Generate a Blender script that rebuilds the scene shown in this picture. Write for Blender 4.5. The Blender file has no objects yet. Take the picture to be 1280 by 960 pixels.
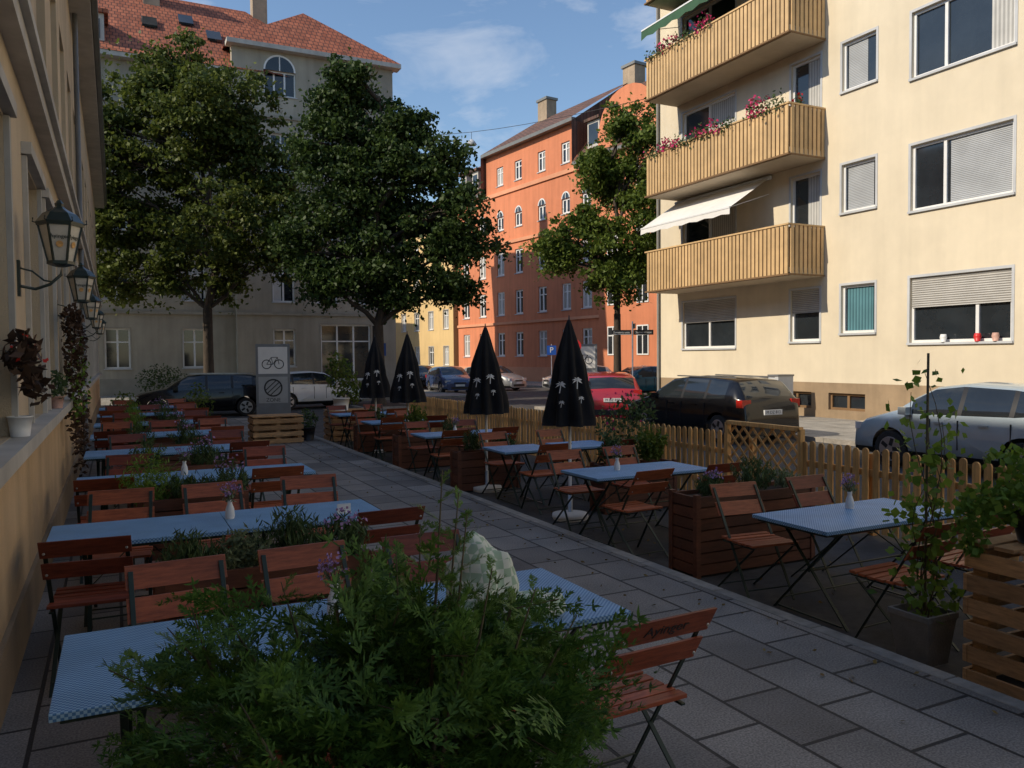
import bpy, math, random
import numpy as np
from mathutils import Vector, Matrix, noise as mnoise
random.seed(7); rng=np.random.default_rng(7)
sc=bpy.context.scene
COL=sc.collection
R=math.radians
# ------------------------------------------------------------------ materials
def _nt(name):
    m=bpy.data.materials.new(name); m.use_nodes=True
    nt=m.node_tree; b=nt.nodes['Principled BSDF']; return m,nt,b
def pm(name,c,rough=.75,var=.18,scale=3.,bump=0.,bscale=60.,metal=0.,stretch=(1,1,1),coat=0.,big=.12,spec=.5,island=0.,streak=0.):
    m,nt,b=_nt(name); N=nt.nodes; L=nt.links
    tc=N.new('ShaderNodeTexCoord'); mp=N.new('ShaderNodeMapping'); mp.inputs['Scale'].default_value=stretch
    L.new(tc.outputs['Object'],mp.inputs[0])
    n=N.new('ShaderNodeTexNoise'); n.inputs['Scale'].default_value=scale; n.inputs['Detail'].default_value=4; n.inputs['Roughness'].default_value=.65
    L.new(mp.outputs[0],n.inputs['Vector'])
    n2=N.new('ShaderNodeTexNoise'); n2.inputs['Scale'].default_value=scale*.17; n2.inputs['Detail'].default_value=2
    L.new(mp.outputs[0],n2.inputs['Vector'])
    mr=N.new('ShaderNodeMapRange'); mr.inputs[1].default_value=.3; mr.inputs[2].default_value=.7; mr.inputs[3].default_value=1-var; mr.inputs[4].default_value=1+var
    L.new(n.outputs[0],mr.inputs[0])
    mr2=N.new('ShaderNodeMapRange'); mr2.inputs[1].default_value=.3; mr2.inputs[2].default_value=.7; mr2.inputs[3].default_value=1-big; mr2.inputs[4].default_value=1+big
    L.new(n2.outputs[0],mr2.inputs[0])
    mu=N.new('ShaderNodeMath'); mu.operation='MULTIPLY'; L.new(mr.outputs[0],mu.inputs[0]); L.new(mr2.outputs[0],mu.inputs[1])
    last=mu.outputs[0]
    if streak>0:
        mp2=N.new('ShaderNodeMapping'); mp2.inputs['Scale'].default_value=(2.2,2.2,.18); L.new(tc.outputs['Object'],mp2.inputs[0])
        n4=N.new('ShaderNodeTexNoise'); n4.inputs['Scale'].default_value=1.4; n4.inputs['Detail'].default_value=4; L.new(mp2.outputs[0],n4.inputs['Vector'])
        mr4=N.new('ShaderNodeMapRange'); mr4.inputs[1].default_value=.4; mr4.inputs[2].default_value=.75; mr4.inputs[3].default_value=1; mr4.inputs[4].default_value=1-streak; L.new(n4.outputs[0],mr4.inputs[0])
        m4=N.new('ShaderNodeMath'); m4.operation='MULTIPLY'; L.new(last,m4.inputs[0]); L.new(mr4.outputs[0],m4.inputs[1]); last=m4.outputs[0]
    if island>0:
        g=N.new('ShaderNodeNewGeometry'); mr3=N.new('ShaderNodeMapRange'); mr3.inputs[3].default_value=1-island; mr3.inputs[4].default_value=1+island
        L.new(g.outputs['Random Per Island'],mr3.inputs[0])
        m3=N.new('ShaderNodeMath'); m3.operation='MULTIPLY'; L.new(last,m3.inputs[0]); L.new(mr3.outputs[0],m3.inputs[1]); last=m3.outputs[0]
    vm=N.new('ShaderNodeVectorMath'); vm.operation='SCALE'; vm.inputs[0].default_value=c[:3]; L.new(last,vm.inputs['Scale'])
    L.new(vm.outputs[0],b.inputs['Base Color'])
    b.inputs['Roughness'].default_value=rough; b.inputs['Metallic'].default_value=metal
    b.inputs['Coat Weight'].default_value=coat; b.inputs['Coat Roughness'].default_value=.06
    b.inputs['Specular IOR Level'].default_value=spec
    if bump>0:
        n3=N.new('ShaderNodeTexNoise'); n3.inputs['Scale'].default_value=bscale; n3.inputs['Detail'].default_value=3
        L.new(mp.outputs[0],n3.inputs['Vector'])
        bp=N.new('ShaderNodeBump'); bp.inputs['Strength'].default_value=bump; bp.inputs['Distance'].default_value=.02
        L.new(n3.outputs[0],bp.inputs['Height']); L.new(bp.outputs[0],b.inputs['Normal'])
    return m
def leafmat(name,c1,c2,trans=.35,rough=.55,scale=.6):
    m=bpy.data.materials.new(name); m.use_nodes=True; nt=m.node_tree; N=nt.nodes; L=nt.links
    b=N['Principled BSDF']; out=N['Material Output']
    g=N.new('ShaderNodeNewGeometry'); tc=N.new('ShaderNodeTexCoord')
    n=N.new('ShaderNodeTexNoise'); n.inputs['Scale'].default_value=scale; n.inputs['Detail'].default_value=2; L.new(tc.outputs['Object'],n.inputs['Vector'])
    ad=N.new('ShaderNodeMath'); ad.operation='ADD'; L.new(g.outputs['Random Per Island'],ad.inputs[0]); L.new(n.outputs[0],ad.inputs[1])
    mr=N.new('ShaderNodeMapRange'); mr.inputs[1].default_value=.35; mr.inputs[2].default_value=1.35; L.new(ad.outputs[0],mr.inputs[0])
    mx=N.new('ShaderNodeMixRGB'); mx.inputs[1].default_value=(*c1,1); mx.inputs[2].default_value=(*c2,1); L.new(mr.outputs[0],mx.inputs[0])
    L.new(mx.outputs[0],b.inputs['Base Color']); b.inputs['Roughness'].default_value=rough; b.inputs['Specular IOR Level'].default_value=.25
    t=N.new('ShaderNodeBsdfTranslucent'); L.new(mx.outputs[0],t.inputs[0])
    ms=N.new('ShaderNodeMixShader'); ms.inputs[0].default_value=trans; L.new(b.outputs[0],ms.inputs[1]); L.new(t.outputs[0],ms.inputs[2]); L.new(ms.outputs[0],out.inputs[0])
    return m
def stripes(name,c1,c2,axis,freq,rough=.6,bump=.5,var=.1):
    m,nt,b=_nt(name); N=nt.nodes; L=nt.links
    tc=N.new('ShaderNodeTexCoord'); w=N.new('ShaderNodeTexWave'); w.bands_direction=axis; w.inputs['Scale'].default_value=freq; w.wave_profile='SIN'
    w.inputs['Distortion'].default_value=0
    L.new(tc.outputs['Object'],w.inputs['Vector'])
    mx=N.new('ShaderNodeMixRGB'); mx.inputs[1].default_value=(*c1,1); mx.inputs[2].default_value=(*c2,1); L.new(w.outputs[1],mx.inputs[0])
    n=N.new('ShaderNodeTexNoise'); n.inputs['Scale'].default_value=2; n.inputs['Detail'].default_value=3; L.new(tc.outputs['Object'],n.inputs['Vector'])
    mr=N.new('ShaderNodeMapRange'); mr.inputs[1].default_value=.3; mr.inputs[2].default_value=.7; mr.inputs[3].default_value=1-var; mr.inputs[4].default_value=1+var; L.new(n.outputs[0],mr.inputs[0])
    vm=N.new('ShaderNodeVectorMath'); vm.operation='SCALE'; L.new(mx.outputs[0],vm.inputs[0]); L.new(mr.outputs[0],vm.inputs['Scale'])
    L.new(vm.outputs[0],b.inputs['Base Color']); b.inputs['Roughness'].default_value=rough
    bp=N.new('ShaderNodeBump'); bp.inputs['Strength'].default_value=bump; bp.inputs['Distance'].default_value=.03; L.new(w.outputs[1],bp.inputs['Height']); L.new(bp.outputs[0],b.inputs['Normal'])
    return m
def brickmat(name,c1,c2,cm,w,h,mort,rough=.8,bump=.4,off=.5,rot=0.,noise=.25):
    m,nt,b=_nt(name); N=nt.nodes; L=nt.links
    tc=N.new('ShaderNodeTexCoord'); mp=N.new('ShaderNodeMapping')
    mp.inputs['Rotation'].default_value=(0,0,rot)
    L.new(tc.outputs['Object'],mp.inputs[0])
    br=N.new('ShaderNodeTexBrick'); br.offset=off; br.inputs['Scale'].default_value=1; br.inputs['Brick Width'].default_value=w; br.inputs['Row Height'].default_value=h
    br.inputs['Mortar Size'].default_value=mort; br.inputs['Mortar Smooth'].default_value=.3; br.inputs['Bias'].default_value=0
    br.inputs['Color1'].default_value=(*c1,1); br.inputs['Color2'].default_value=(*c2,1); br.inputs['Mortar'].default_value=(*cm,1)
    L.new(mp.outputs[0],br.inputs['Vector'])
    n=N.new('ShaderNodeTexNoise'); n.inputs['Scale'].default_value=90; n.inputs['Detail'].default_value=2; L.new(tc.outputs['Object'],n.inputs['Vector'])
    n2=N.new('ShaderNodeTexNoise'); n2.inputs['Scale'].default_value=1.3; n2.inputs['Detail'].default_value=5; L.new(tc.outputs['Object'],n2.inputs['Vector'])
    mr=N.new('ShaderNodeMapRange'); mr.inputs[1].default_value=.35; mr.inputs[2].default_value=.65; mr.inputs[3].default_value=1-noise*1.4; mr.inputs[4].default_value=1+noise*1.4; L.new(n.outputs[0],mr.inputs[0])
    mr2=N.new('ShaderNodeMapRange'); mr2.inputs[1].default_value=.3; mr2.inputs[2].default_value=.7; mr2.inputs[3].default_value=1-noise; mr2.inputs[4].default_value=1+noise; L.new(n2.outputs[0],mr2.inputs[0])
    mu=N.new('ShaderNodeMath'); mu.operation='MULTIPLY'; L.new(mr.outputs[0],mu.inputs[0]); L.new(mr2.outputs[0],mu.inputs[1])
    vm=N.new('ShaderNodeVectorMath'); vm.operation='SCALE'; L.new(br.outputs[0],vm.inputs[0]); L.new(mu.outputs[0],vm.inputs['Scale'])
    L.new(vm.outputs[0],b.inputs['Base Color']); b.inputs['Roughness'].default_value=rough
    bp=N.new('ShaderNodeBump'); bp.invert=True; bp.inputs['Strength'].default_value=bump; bp.inputs['Distance'].default_value=.012; L.new(br.outputs[1],bp.inputs['Height']); L.new(bp.outputs[0],b.inputs['Normal'])
    return m
def checker(name,c1,c2,scale,rough=.4,spec=.5):
    m,nt,b=_nt(name); N=nt.nodes; L=nt.links
    tc=N.new('ShaderNodeTexCoord'); ck=N.new('ShaderNodeTexChecker'); ck.inputs['Scale'].default_value=scale
    ck.inputs[1].default_value=(*c1,1); ck.inputs[2].default_value=(*c2,1); L.new(tc.outputs['Object'],ck.inputs[0])
    n=N.new('ShaderNodeTexNoise'); n.inputs['Scale'].default_value=4; n.inputs['Detail'].default_value=4; L.new(tc.outputs['Object'],n.inputs['Vector'])
    mr=N.new('ShaderNodeMapRange'); mr.inputs[1].default_value=.3; mr.inputs[2].default_value=.7; mr.inputs[3].default_value=.88; mr.inputs[4].default_value=1.1; L.new(n.outputs[0],mr.inputs[0])
    vm=N.new('ShaderNodeVectorMath'); vm.operation='SCALE'; L.new(ck.outputs[0],vm.inputs[0]); L.new(mr.outputs[0],vm.inputs['Scale'])
    L.new(vm.outputs[0],b.inputs['Base Color']); b.inputs['Roughness'].default_value=rough; b.inputs['Specular IOR Level'].default_value=spec
    bp=N.new('ShaderNodeBump'); bp.inputs['Strength'].default_value=.25; bp.inputs['Distance'].default_value=.015; L.new(n.outputs[0],bp.inputs['Height']); L.new(bp.outputs[0],b.inputs['Normal'])
    return m

M={}
M['asph']=pm('asphalt',(.052,.05,.05),.85,.25,12,.35,180,big=.3)
M['ground']=pm('ground_mat',(.07,.07,.065),.9,.2,2)
M['pave']=brickmat('paving_slabs',(.135,.120,.108),(.26,.235,.21),(.035,.03,.026),.56,.42,.013,rough=.68,bump=.7,rot=R(90))
M['pave2']=brickmat('paving_far',(.26,.25,.23),(.32,.30,.27),(.12,.12,.11),.4,.4,.01)
M['kerb']=pm('kerb_stone',(.29,.265,.23),.8,.25,9,.3,80,big=.2)
M['stucco']=pm('stucco_cream',(.68,.60,.455),.92,.05,1.2,.35,90,big=.07,streak=.07)
M['plinth']=pm('stucco_plinth',(.33,.24,.15),.9,.12,2,.3,90,streak=.2)
M['beige']=pm('stucco_beige',(.37,.34,.275),.9,.1,.8,.3,60,big=.14,streak=.2)
M['beigetrim']=pm('stone_trim',(.30,.28,.23),.9,.12,2)
M['red']=pm('stucco_red',(.62,.225,.115),.92,.09,.5,.2,40,big=.12,streak=.15)
M['redtrim']=pm('red_trim',(.66,.31,.18),.9,.08,1)
M['yellow']=pm('stucco_yellow',(.64,.46,.22),.9,.08,.5,streak=.1)
M['leftwall']=pm('stucco_warm',(.56,.455,.32),.9,.07,1.5,.5,120,big=.12,streak=.15)
M['leftlow']=pm('stucco_lower',(.62,.44,.26),.9,.1,1.5,.5,120,big=.14,streak=.18)
M['trim']=pm('painted_trim',(.48,.46,.42),.7,.1,4,streak=.15)
M['white']=pm('white_paint',(.72,.73,.73),.45,.05,4,big=.04)
M['whitecloth']=pm('white_cloth',(.70,.69,.66),.8,.05,4,big=.04)
M['gfr']=pm('gray_surround',(.48,.50,.52),.7,.06,4)
M['glass']=pm('window_glass',(.02,.025,.03),.06,.3,1.,spec=.8)
M['curtain']=stripes('curtain',(.33,.33,.32),(.55,.55,.53),'Y',3.,.9,.4)
M['bluecurtain']=stripes('blue_curtain',(.04,.12,.15),(.10,.24,.28),'Y',3.,.9,.4)
M['shut']=stripes('roller_shutter',(.30,.29,.27),(.5,.49,.46),'Z',5.5,.6,.6)
M['blind']=stripes('venetian_blind',(.25,.27,.29),(.42,.44,.46),'Z',7,.6,.4)
M['balc']=pm('balcony_slat',(.58,.39,.19),.6,.12,3,island=.10,streak=.15)
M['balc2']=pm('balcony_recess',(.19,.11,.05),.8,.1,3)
M['conc']=pm('concrete_soffit',(.46,.38,.28),.9,.08,2)
M['tile']=brickmat('roof_tiles',(.27,.075,.035),(.38,.12,.06),(.09,.03,.02),.3,.34,.03,bump=.8,noise=.25)
M['tilebrown']=brickmat('roof_tiles_brown',(.11,.055,.042),(.17,.085,.06),(.05,.03,.02),.3,.34,.03,bump=.8,noise=.25)
M['gutter']=pm('gutter_metal',(.2,.2,.19),.5,.1,5,metal=.4)
M['chim']=pm('chimney_render',(.36,.28,.2),.9,.15,2,streak=.2)
def slatm(n,c): return pm(n,c,.5,.32,5,.1,50,stretch=(2,14,14),coat=.12,island=.28,big=.18,spec=.3)
M['slat']=slatm('chair_wood',(.30,.070,.030)); M['slat2']=slatm('chair_wood_faded',(.36,.10,.042)); M['slat3']=slatm('chair_wood_dark',(.20,.046,.024))
M['iron']=pm('green_iron',(.016,.032,.024),.42,.2,10,metal=.2)
M['cloth']=checker('blue_tablecloth',(.07,.20,.44),(.30,.49,.68),90,.5,.3)
M['fence']=pm('fence_wood',(.66,.37,.13),.65,.28,4,.2,60,stretch=(8,8,1),island=.25)
M['pallet']=pm('pallet_wood',(.42,.24,.11),.75,.3,5,.3,60,stretch=(1.5,1.5,10),island=.25)
M['box']=pm('planter_wood',(.125,.043,.022),.6,.28,5,.2,60,stretch=(1.5,6,10),island=.28)
M['soil']=pm('soil',(.035,.024,.016),.95,.4,20,.6,60)
M['bark']=pm('bark',(.06,.045,.033),.95,.35,6,.8,25,stretch=(1,1,.35))
M['black']=pm('black_cloth',(.012,.012,.014),.8,.2,6,.15,80,spec=.25)
M['dark']=pm('dark_plastic',(.016,.016,.018),.5,.2,10)
M['rubber']=pm('rubber',(.02,.02,.02),.85,.2,20)
M['alloy']=pm('alloy',(.5,.5,.52),.3,.1,10,metal=.8)
M['chrome']=pm('galvanised',(.4,.41,.42),.35,.15,10,metal=.8)
M['lampglass']=pm('lantern_glass',(.56,.53,.46),.25,.15,9,spec=.6)
M['lampgreen']=pm('lantern_green',(.010,.024,.020),.35,.2,9,coat=.3)
M['redlight']=pm('tail_light',(.5,.02,.015),.2,.1,9,coat=.6)
M['headl']=pm('head_light',(.6,.62,.65),.12,.1,9,coat=.6)
M['pot']=pm('grey_pot',(.16,.155,.15),.75,.2,6,.2,60)
M['terra']=pm('pink_ceramic',(.5,.3,.24),.6,.2,18)
M['trafblue']=pm('sign_blue',(.02,.1,.45),.4,.05,4)
M['trafred']=pm('sign_red',(.6,.03,.03),.4,.05,4)
M['signgray']=pm('sign_frame',(.20,.21,.22),.5,.1,4,metal=.4)
M['signface']=pm('sign_face',(.34,.35,.35),.6,.1,4)
M['bag']=checker('lace_cloth',(.62,.66,.58),(.34,.46,.34),26,.7,.3)
M['leafA']=leafmat('maple_leaves',(.028,.052,.012),(.125,.155,.028),.32)
M['leafB']=leafmat('linden_leaves',(.016,.038,.012),(.06,.10,.022),.28)
M['leafC']=leafmat('light_leaves',(.04,.08,.015),(.14,.19,.03),.35)
M['thuja']=leafmat('thuja_leaves',(.018,.065,.014),(.11,.215,.04),.25,.55,5)
M['thujab']=leafmat('thuja_shoots',(.06,.14,.03),(.19,.31,.07),.3,.5,6)
M['herb']=leafmat('herb_leaves',(.03,.06,.025),(.09,.14,.05),.25,.6,5)
M['sage']=leafmat('sage_leaves',(.10,.14,.08),(.22,.26,.13),.25,.7,5)
M['vine']=leafmat('vine_leaves',(.06,.13,.02),(.2,.32,.05),.4,.5,4)
M['darkleaf']=leafmat('dark_leaves',(.03,.02,.015),(.09,.05,.03),.2,.5,4)
M['pink']=leafmat('pink_flowers',(.5,.02,.12),(.7,.06,.2),.2,.6,4)
M['rose']=leafmat('red_flowers',(.45,.02,.02),(.7,.05,.04),.2,.6,4)
M['lilac']=leafmat('lilac_flowers',(.22,.12,.35),(.45,.3,.55),.2,.6,4)
M['stem']=pm('stem',(.09,.07,.035),.8,.2,9)

# ------------------------------------------------------------------ mesh builder
class MB:
    def __init__(s): s.v=[];s.f=[];s.m=[];s.s=[];s.mats=[]
    def mi(s,mat):
        if isinstance(mat,str): mat=M[mat]
        if mat not in s.mats: s.mats.append(mat)
        return s.mats.index(mat)
    def face(s,pts,mat,sm=False):
        i=len(s.v); s.v+= [tuple(p) for p in pts]; s.f.append(tuple(range(i,i+len(pts)))); s.m.append(s.mi(mat)); s.s.append(sm)
    def box8(s,c,mat):
        i=len(s.v); s.v+=[tuple(p) for p in c]; k=s.mi(mat)
        for q in ((0,3,2,1),(4,5,6,7),(0,1,5,4),(1,2,6,5),(2,3,7,6),(3,0,4,7)):
            s.f.append(tuple(i+a for a in q)); s.m.append(k); s.s.append(False)
    def box(s,x0,x1,y0,y1,z0,z1,mat):
        s.box8([(x0,y0,z0),(x1,y0,z0),(x1,y1,z0),(x0,y1,z0),(x0,y0,z1),(x1,y0,z1),(x1,y1,z1),(x0,y1,z1)],mat)
    def beam(s,p,q,w,h,mat,up=(0,0,1)):
        p=Vector(p);q=Vector(q);d=(q-p).normalized();u=Vector(up)
        if abs(d.dot(u))>.98: u=Vector((0,1,0))
        a=d.cross(u).normalized()*w/2; b=a.cross(d).normalized()*h/2
        s.box8([p-a-b,p+a-b,p+a+b,p-a+b,q-a-b,q+a-b,q+a+b,q-a+b],mat)
    def tube(s,pts,rad,n,mat,caps=True):
        pts=[Vector(p) for p in pts]; i0=len(s.v); k=s.mi(mat)
        ref=Vector((0,0,1)) if abs((pts[-1]-pts[0]).normalized().z)<.9 else Vector((0,1,0))
        for j,p in enumerate(pts):
            d=(pts[min(j+1,len(pts)-1)]-pts[max(j-1,0)]).normalized()
            a=d.cross(ref).normalized(); b=d.cross(a)
            r=rad[j] if hasattr(rad,'__len__') else rad
            for t in range(n):
                an=2*math.pi*t/n; s.v.append(tuple(p+a*(r*math.cos(an))+b*(r*math.sin(an))))
        for j in range(len(pts)-1):
            for t in range(n):
                a=i0+j*n+t;b=i0+j*n+(t+1)%n; s.f.append((a,b,b+n,a+n)); s.m.append(k); s.s.append(n>4)
        if caps:
            s.f.append(tuple(i0+t for t in range(n))); s.m.append(k); s.s.append(False)
            e=i0+(len(pts)-1)*n; s.f.append(tuple(e+t for t in range(n))); s.m.append(k); s.s.append(False)
    def cyl(s,p,q,r0,r1,n,mat): s.tube([p,q],[r0,r1],n,mat)
    def lathe(s,c,prof,n,mat,fold=None,smooth=True,rot=0):
        i0=len(s.v);k=s.mi(mat)
        for (r,z) in prof:
            for t in range(n):
                an=2*math.pi*t/n+rot; rr=r*(fold(an,z) if fold else 1)
                s.v.append((c[0]+rr*math.cos(an),c[1]+rr*math.sin(an),c[2]+z))
        for j in range(len(prof)-1):
            for t in range(n):
                a=i0+j*n+t;b=i0+j*n+(t+1)%n; s.f.append((a,b,b+n,a+n)); s.m.append(k); s.s.append(smooth)
        s.f.append(tuple(i0+t for t in range(n))); s.m.append(k); s.s.append(False)
        e=i0+(len(prof)-1)*n; s.f.append(tuple(e+t for t in range(n))); s.m.append(k); s.s.append(False)
    def mesh(s,name):
        me=bpy.data.meshes.new(name); me.from_pydata(s.v,[],s.f)
        for m in s.mats: me.materials.append(m)
        me.polygons.foreach_set('material_index',s.m); me.polygons.foreach_set('use_smooth',s.s); me.update(); return me
    def obj(s,name,parent=None,loc=None,rz=0,bev=0):
        return place(s.mesh(name),name,loc,rz,parent,bev)
def place(me,name,loc=None,rz=0,parent=None,bev=0,scale=None):
    o=bpy.data.objects.new(name,me); COL.objects.link(o)
    if loc is not None: o.location=loc
    o.rotation_euler.z=rz
    if scale: o.scale=(scale,)*3
    if parent: o.parent=parent
    if bev>0:
        b=o.modifiers.new('bevel','BEVEL'); b.width=bev; b.segments=2; b.limit_method='ANGLE'
    return o
def empty(name,loc=(0,0,0)):
    o=bpy.data.objects.new(name,None); COL.objects.link(o); o.location=loc; return o
def text(s,size,mat,parent,mtx,name='lettering',ext=.001):
    c=bpy.data.curves.new(name,'FONT'); c.body=s; c.size=size; c.align_x='CENTER'; c.align_y='CENTER'; c.extrude=ext
    c.materials.append(M[mat]); o=bpy.data.objects.new(name,c); COL.objects.link(o); o.matrix_world=mtx
    if parent: o.parent=parent
    return o
def numesh(name,V,F,mats,mi=None):
    me=bpy.data.meshes.new(name); n=len(V); k=F.shape[1]
    me.vertices.add(n); me.vertices.foreach_set('co',V.astype(np.float32).ravel())
    me.loops.add(F.size); me.loops.foreach_set('vertex_index',F.astype(np.int32).ravel())
    me.polygons.add(len(F)); me.polygons.foreach_set('loop_start',np.arange(0,F.size,k,dtype=np.int32))
    for m in mats: me.materials.append(M[m])
    if mi is not None: me.polygons.foreach_set('material_index',mi.astype(np.int32))
    me.update(calc_edges=True); me.validate(); return me
def unit(a): return a/np.maximum(np.linalg.norm(a,axis=1,keepdims=True),1e-6)
def leaves(C,size,aspect=.45,up=0.,jit=.3):
    n=len(C); d=rng.normal(size=(n,3)); d=unit(d); d[:,2]+=up
    d=unit(d); s=unit(np.cross(d,rng.normal(size=(n,3))))
    L=(size*(1+jit*rng.uniform(-1,1,n)))[:,None]; W=L*aspect
    V=np.stack([C-d*L*.5,C+s*W*.5-d*L*.08,C+d*L*.5,C-s*W*.5-d*L*.08],1).reshape(-1,3)
    F=np.arange(n*4).reshape(n,4); return V,F
def join(parts):
    Vs=[];Fs=[];Ms=[];o=0
    for k,(V,F) in enumerate(parts):
        Vs.append(V);Fs.append(F+o);Ms.append(np.full(len(F),k));o+=len(V)
    return np.concatenate(Vs),np.concatenate(Fs),np.concatenate(Ms)
def blob(n,c,r):
    p=unit(rng.normal(size=(n,3)))*(rng.uniform(0,1,(n,1))**.4); return p*np.array(r)+np.array(c)

# ------------------------------------------------------------------ facade tools
def FR(O,ux,n):
    O=Vector(O);ux=Vector(ux).normalized();n=Vector(n).normalized()
    return lambda s,z,o: O+ux*s+n*o+Vector((0,0,z))
def fbox(mb,F,s0,s1,z0,z1,o0,o1,mat):
    mb.box8([F(s0,z0,o0),F(s1,z0,o0),F(s1,z0,o1),F(s0,z0,o1),F(s0,z1,o0),F(s1,z1,o0),F(s1,z1,o1),F(s0,z1,o1)],mat)
def wall(mb,F,S0,S1,Z0,Z1,holes,mat,rev=.15):
    holes=[h for h in holes if h[0]<S1 and h[1]>S0 and h[2]<Z1 and h[3]>Z0]
    xs=sorted({S0,S1,*[h[0] for h in holes],*[h[1] for h in holes]}); zs=sorted({Z0,Z1,*[h[2] for h in holes],*[h[3] for h in holes]})
    for i in range(len(xs)-1):
        for j in range(len(zs)-1):
            cx=(xs[i]+xs[i+1])/2;cz=(zs[j]+zs[j+1])/2
            if any(h[0]<cx<h[1] and h[2]<cz<h[3] for h in holes): continue
            mb.face([F(xs[i],zs[j],0),F(xs[i+1],zs[j],0),F(xs[i+1],zs[j+1],0),F(xs[i],zs[j+1],0)],mat)
    for (a,b,c,d) in holes:
        mb.face([F(a,c,0),F(a,d,0),F(a,d,-rev),F(a,c,-rev)],mat); mb.face([F(b,c,0),F(b,d,0),F(b,d,-rev),F(b,c,-rev)],mat)
        mb.face([F(a,d,0),F(b,d,0),F(b,d,-rev),F(a,d,-rev)],mat); mb.face([F(a,c,0),F(b,c,0),F(b,c,-rev),F(a,c,-rev)],mat)
def window(mb,F,h,rev=.15,mull=(.5,),trans=None,fw=.07,frame='white',shut=0,sm='shut',curt=None,sill=True,surround=None,cf=(0,1)):
    a,b,c,d=h; g=-rev
    mb.face([F(a,c,g),F(b,c,g),F(b,d,g),F(a,d,g)],'glass')
    o0,o1=g+.004,g+.06
    fbox(mb,F,a,a+fw,c,d,o0,o1,frame);fbox(mb,F,b-fw,b,c,d,o0,o1,frame)
    fbox(mb,F,a+fw,b-fw,c,c+fw,o0,o1,frame);fbox(mb,F,a+fw,b-fw,d-fw,d,o0,o1,frame)
    for m in mull:
        x=a+(b-a)*m; fbox(mb,F,x-fw*.6,x+fw*.6,c+fw,d-fw,o0,o1-.003,frame)
    if trans:
        z=c+(d-c)*trans; fbox(mb,F,a+fw,b-fw,z-.035,z+.035,o0,o1-.006,frame)
    if curt:
        w=b-a; fbox(mb,F,a+fw+w*cf[0]*.9,a+fw+(w-2*fw)*cf[1],c+fw,d-fw,g+.002,g+.008,curt)
    if shut>0: fbox(mb,F,a+.03,b-.03,d-(d-c)*shut,d-.002,o1+.005,o1+.03,sm)
    if sill: fbox(mb,F,a-.06,b+.06,c-.06,c-.002,-rev+.01,.06,'gfr' if frame=='white' else 'trim')
    if surround:
        t=.07
        fbox(mb,F,a-t,a-.001,c-.06,d+t,.001,.015,surround);fbox(mb,F,b+.001,b+t,c-.06,d+t,.001,.015,surround);fbox(mb,F,a-.001,b+.001,d+.001,d+t,.001,.015,surround)

# ------------------------------------------------------------------ ground
mb=MB(); mb.face([(-600,-600,-.106),(700,-600,-.106),(700,900,-.106),(-600,900,-.106)],'ground'); mb.obj('ground')
mb=MB(); mb.face([(4.39,-40,-.1),(14.3,-40,-.1),(14.3,27,-.1),(25,27,-.1),(60,27,-.1),(60,38,-.1),(24.5,38,-.1),(21,130,-.1),(15,130,-.1),(16.4,36.6,-.1),(-40,36.6,-.1),(-40,27,-.1),(4.39,27,-.1)],'asph'); mb.obj('road')
mb=MB(); mb.box(-.62,4.27,-12,26.8,-.12,0,'pave'); mb.obj('pavement')
mb=MB()
y=-12.
while y<26.8:
    mb.box(4.272,4.39,y,min(y+.99,26.8),-.12,.004,'kerb'); y+=1.
x=-.6
while x<4.3:
    mb.box(x,x+.96,26.802,26.92,-.12,.004,'kerb'); x+=.97
mb.obj('kerb',bev=.008)
mb=MB(); mb.box(14.42,19.1,-30,26.9,-.12,0,'pave2'); mb.obj('pavement')
mb=MB()
y=-30.
while y<26.9: mb.box(14.3,14.418,y,min(y+.99,26.9),-.12,.004,'kerb'); y+=1.
mb.obj('kerb')
mb=MB(); mb.box(-30,16.3,36.7,47.9,-.12,0,'pave2'); mb.box(-30,16.3,36.58,36.698,-.12,.004,'kerb'); mb.obj('pavement')
mb=MB(); mb.box8([(25,38.5,-.12),(32,38.5,-.12),(28,66,-.12),(24,66,-.12),(25,38.5,0),(32,38.5,0),(28,66,0),(24,66,0)],'pave2'); mb.obj('pavement')
mb=MB(); mb.box(8.5,10.7,30,33,-.12,.0,'kerb'); mb.box(8.62,10.58,30.12,32.88,-.05,.01,'soil'); mb.obj('tree_pit')

# ------------------------------------------------------------------ left restaurant building
def rnd(a): return random.choice(a)
b=empty('restaurant_building')
F=FR((-.6,0,0),(0,1,0),(1,0,0))
mb=MB(); wn=MB(); holes=[]
ys=[-8,-5.2,-2.4,.3,2.3,4.75,7.2,9.0,11.2,13.1,15.2,17.4,19.5,21.8,24,26.5,29,31.5,34]
for y in ys: holes.append((y,y+1.25,1.42,3.45))
for y in ys: holes.append((y,y+1.25,5.0,6.7))
wall(mb,F,-25,38,0,1.2,[],'leftlow'); wall(mb,F,-25,38,1.2,8.5,holes,'leftwall',rev=.24)
for h in holes: window(wn,F,h,rev=.24,mull=(.5,),trans=.7,frame='trim' ,fw=.06,sill=False,curt='curtain' if random.random()<.4 else None,cf=(0,.3))
fbox(mb,F,2.2,36,1.33,1.418,-.2,.13,'trim')
fbox(mb,F,-25,38,3.98,4.12,.001,.12,'trim'); fbox(mb,F,-25,38,4.122,4.2,.001,.17,'trim')
fbox(mb,F,-25,38,0,.35,.001,.03,'plinth')
fbox(mb,F,-25,38,8.3,8.5,-.5,.35,'trim')
for y in ys[4:]:
    fbox(mb,F,y-.1,y+1.35,3.47,3.56,.001,.07,'trim')
    fbox(mb,F,y-.08,y-.002,1.42,3.46,.001,.035,'trim'); fbox(mb,F,y+1.252,y+1.33,1.42,3.46,.001,.035,'trim')
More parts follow.
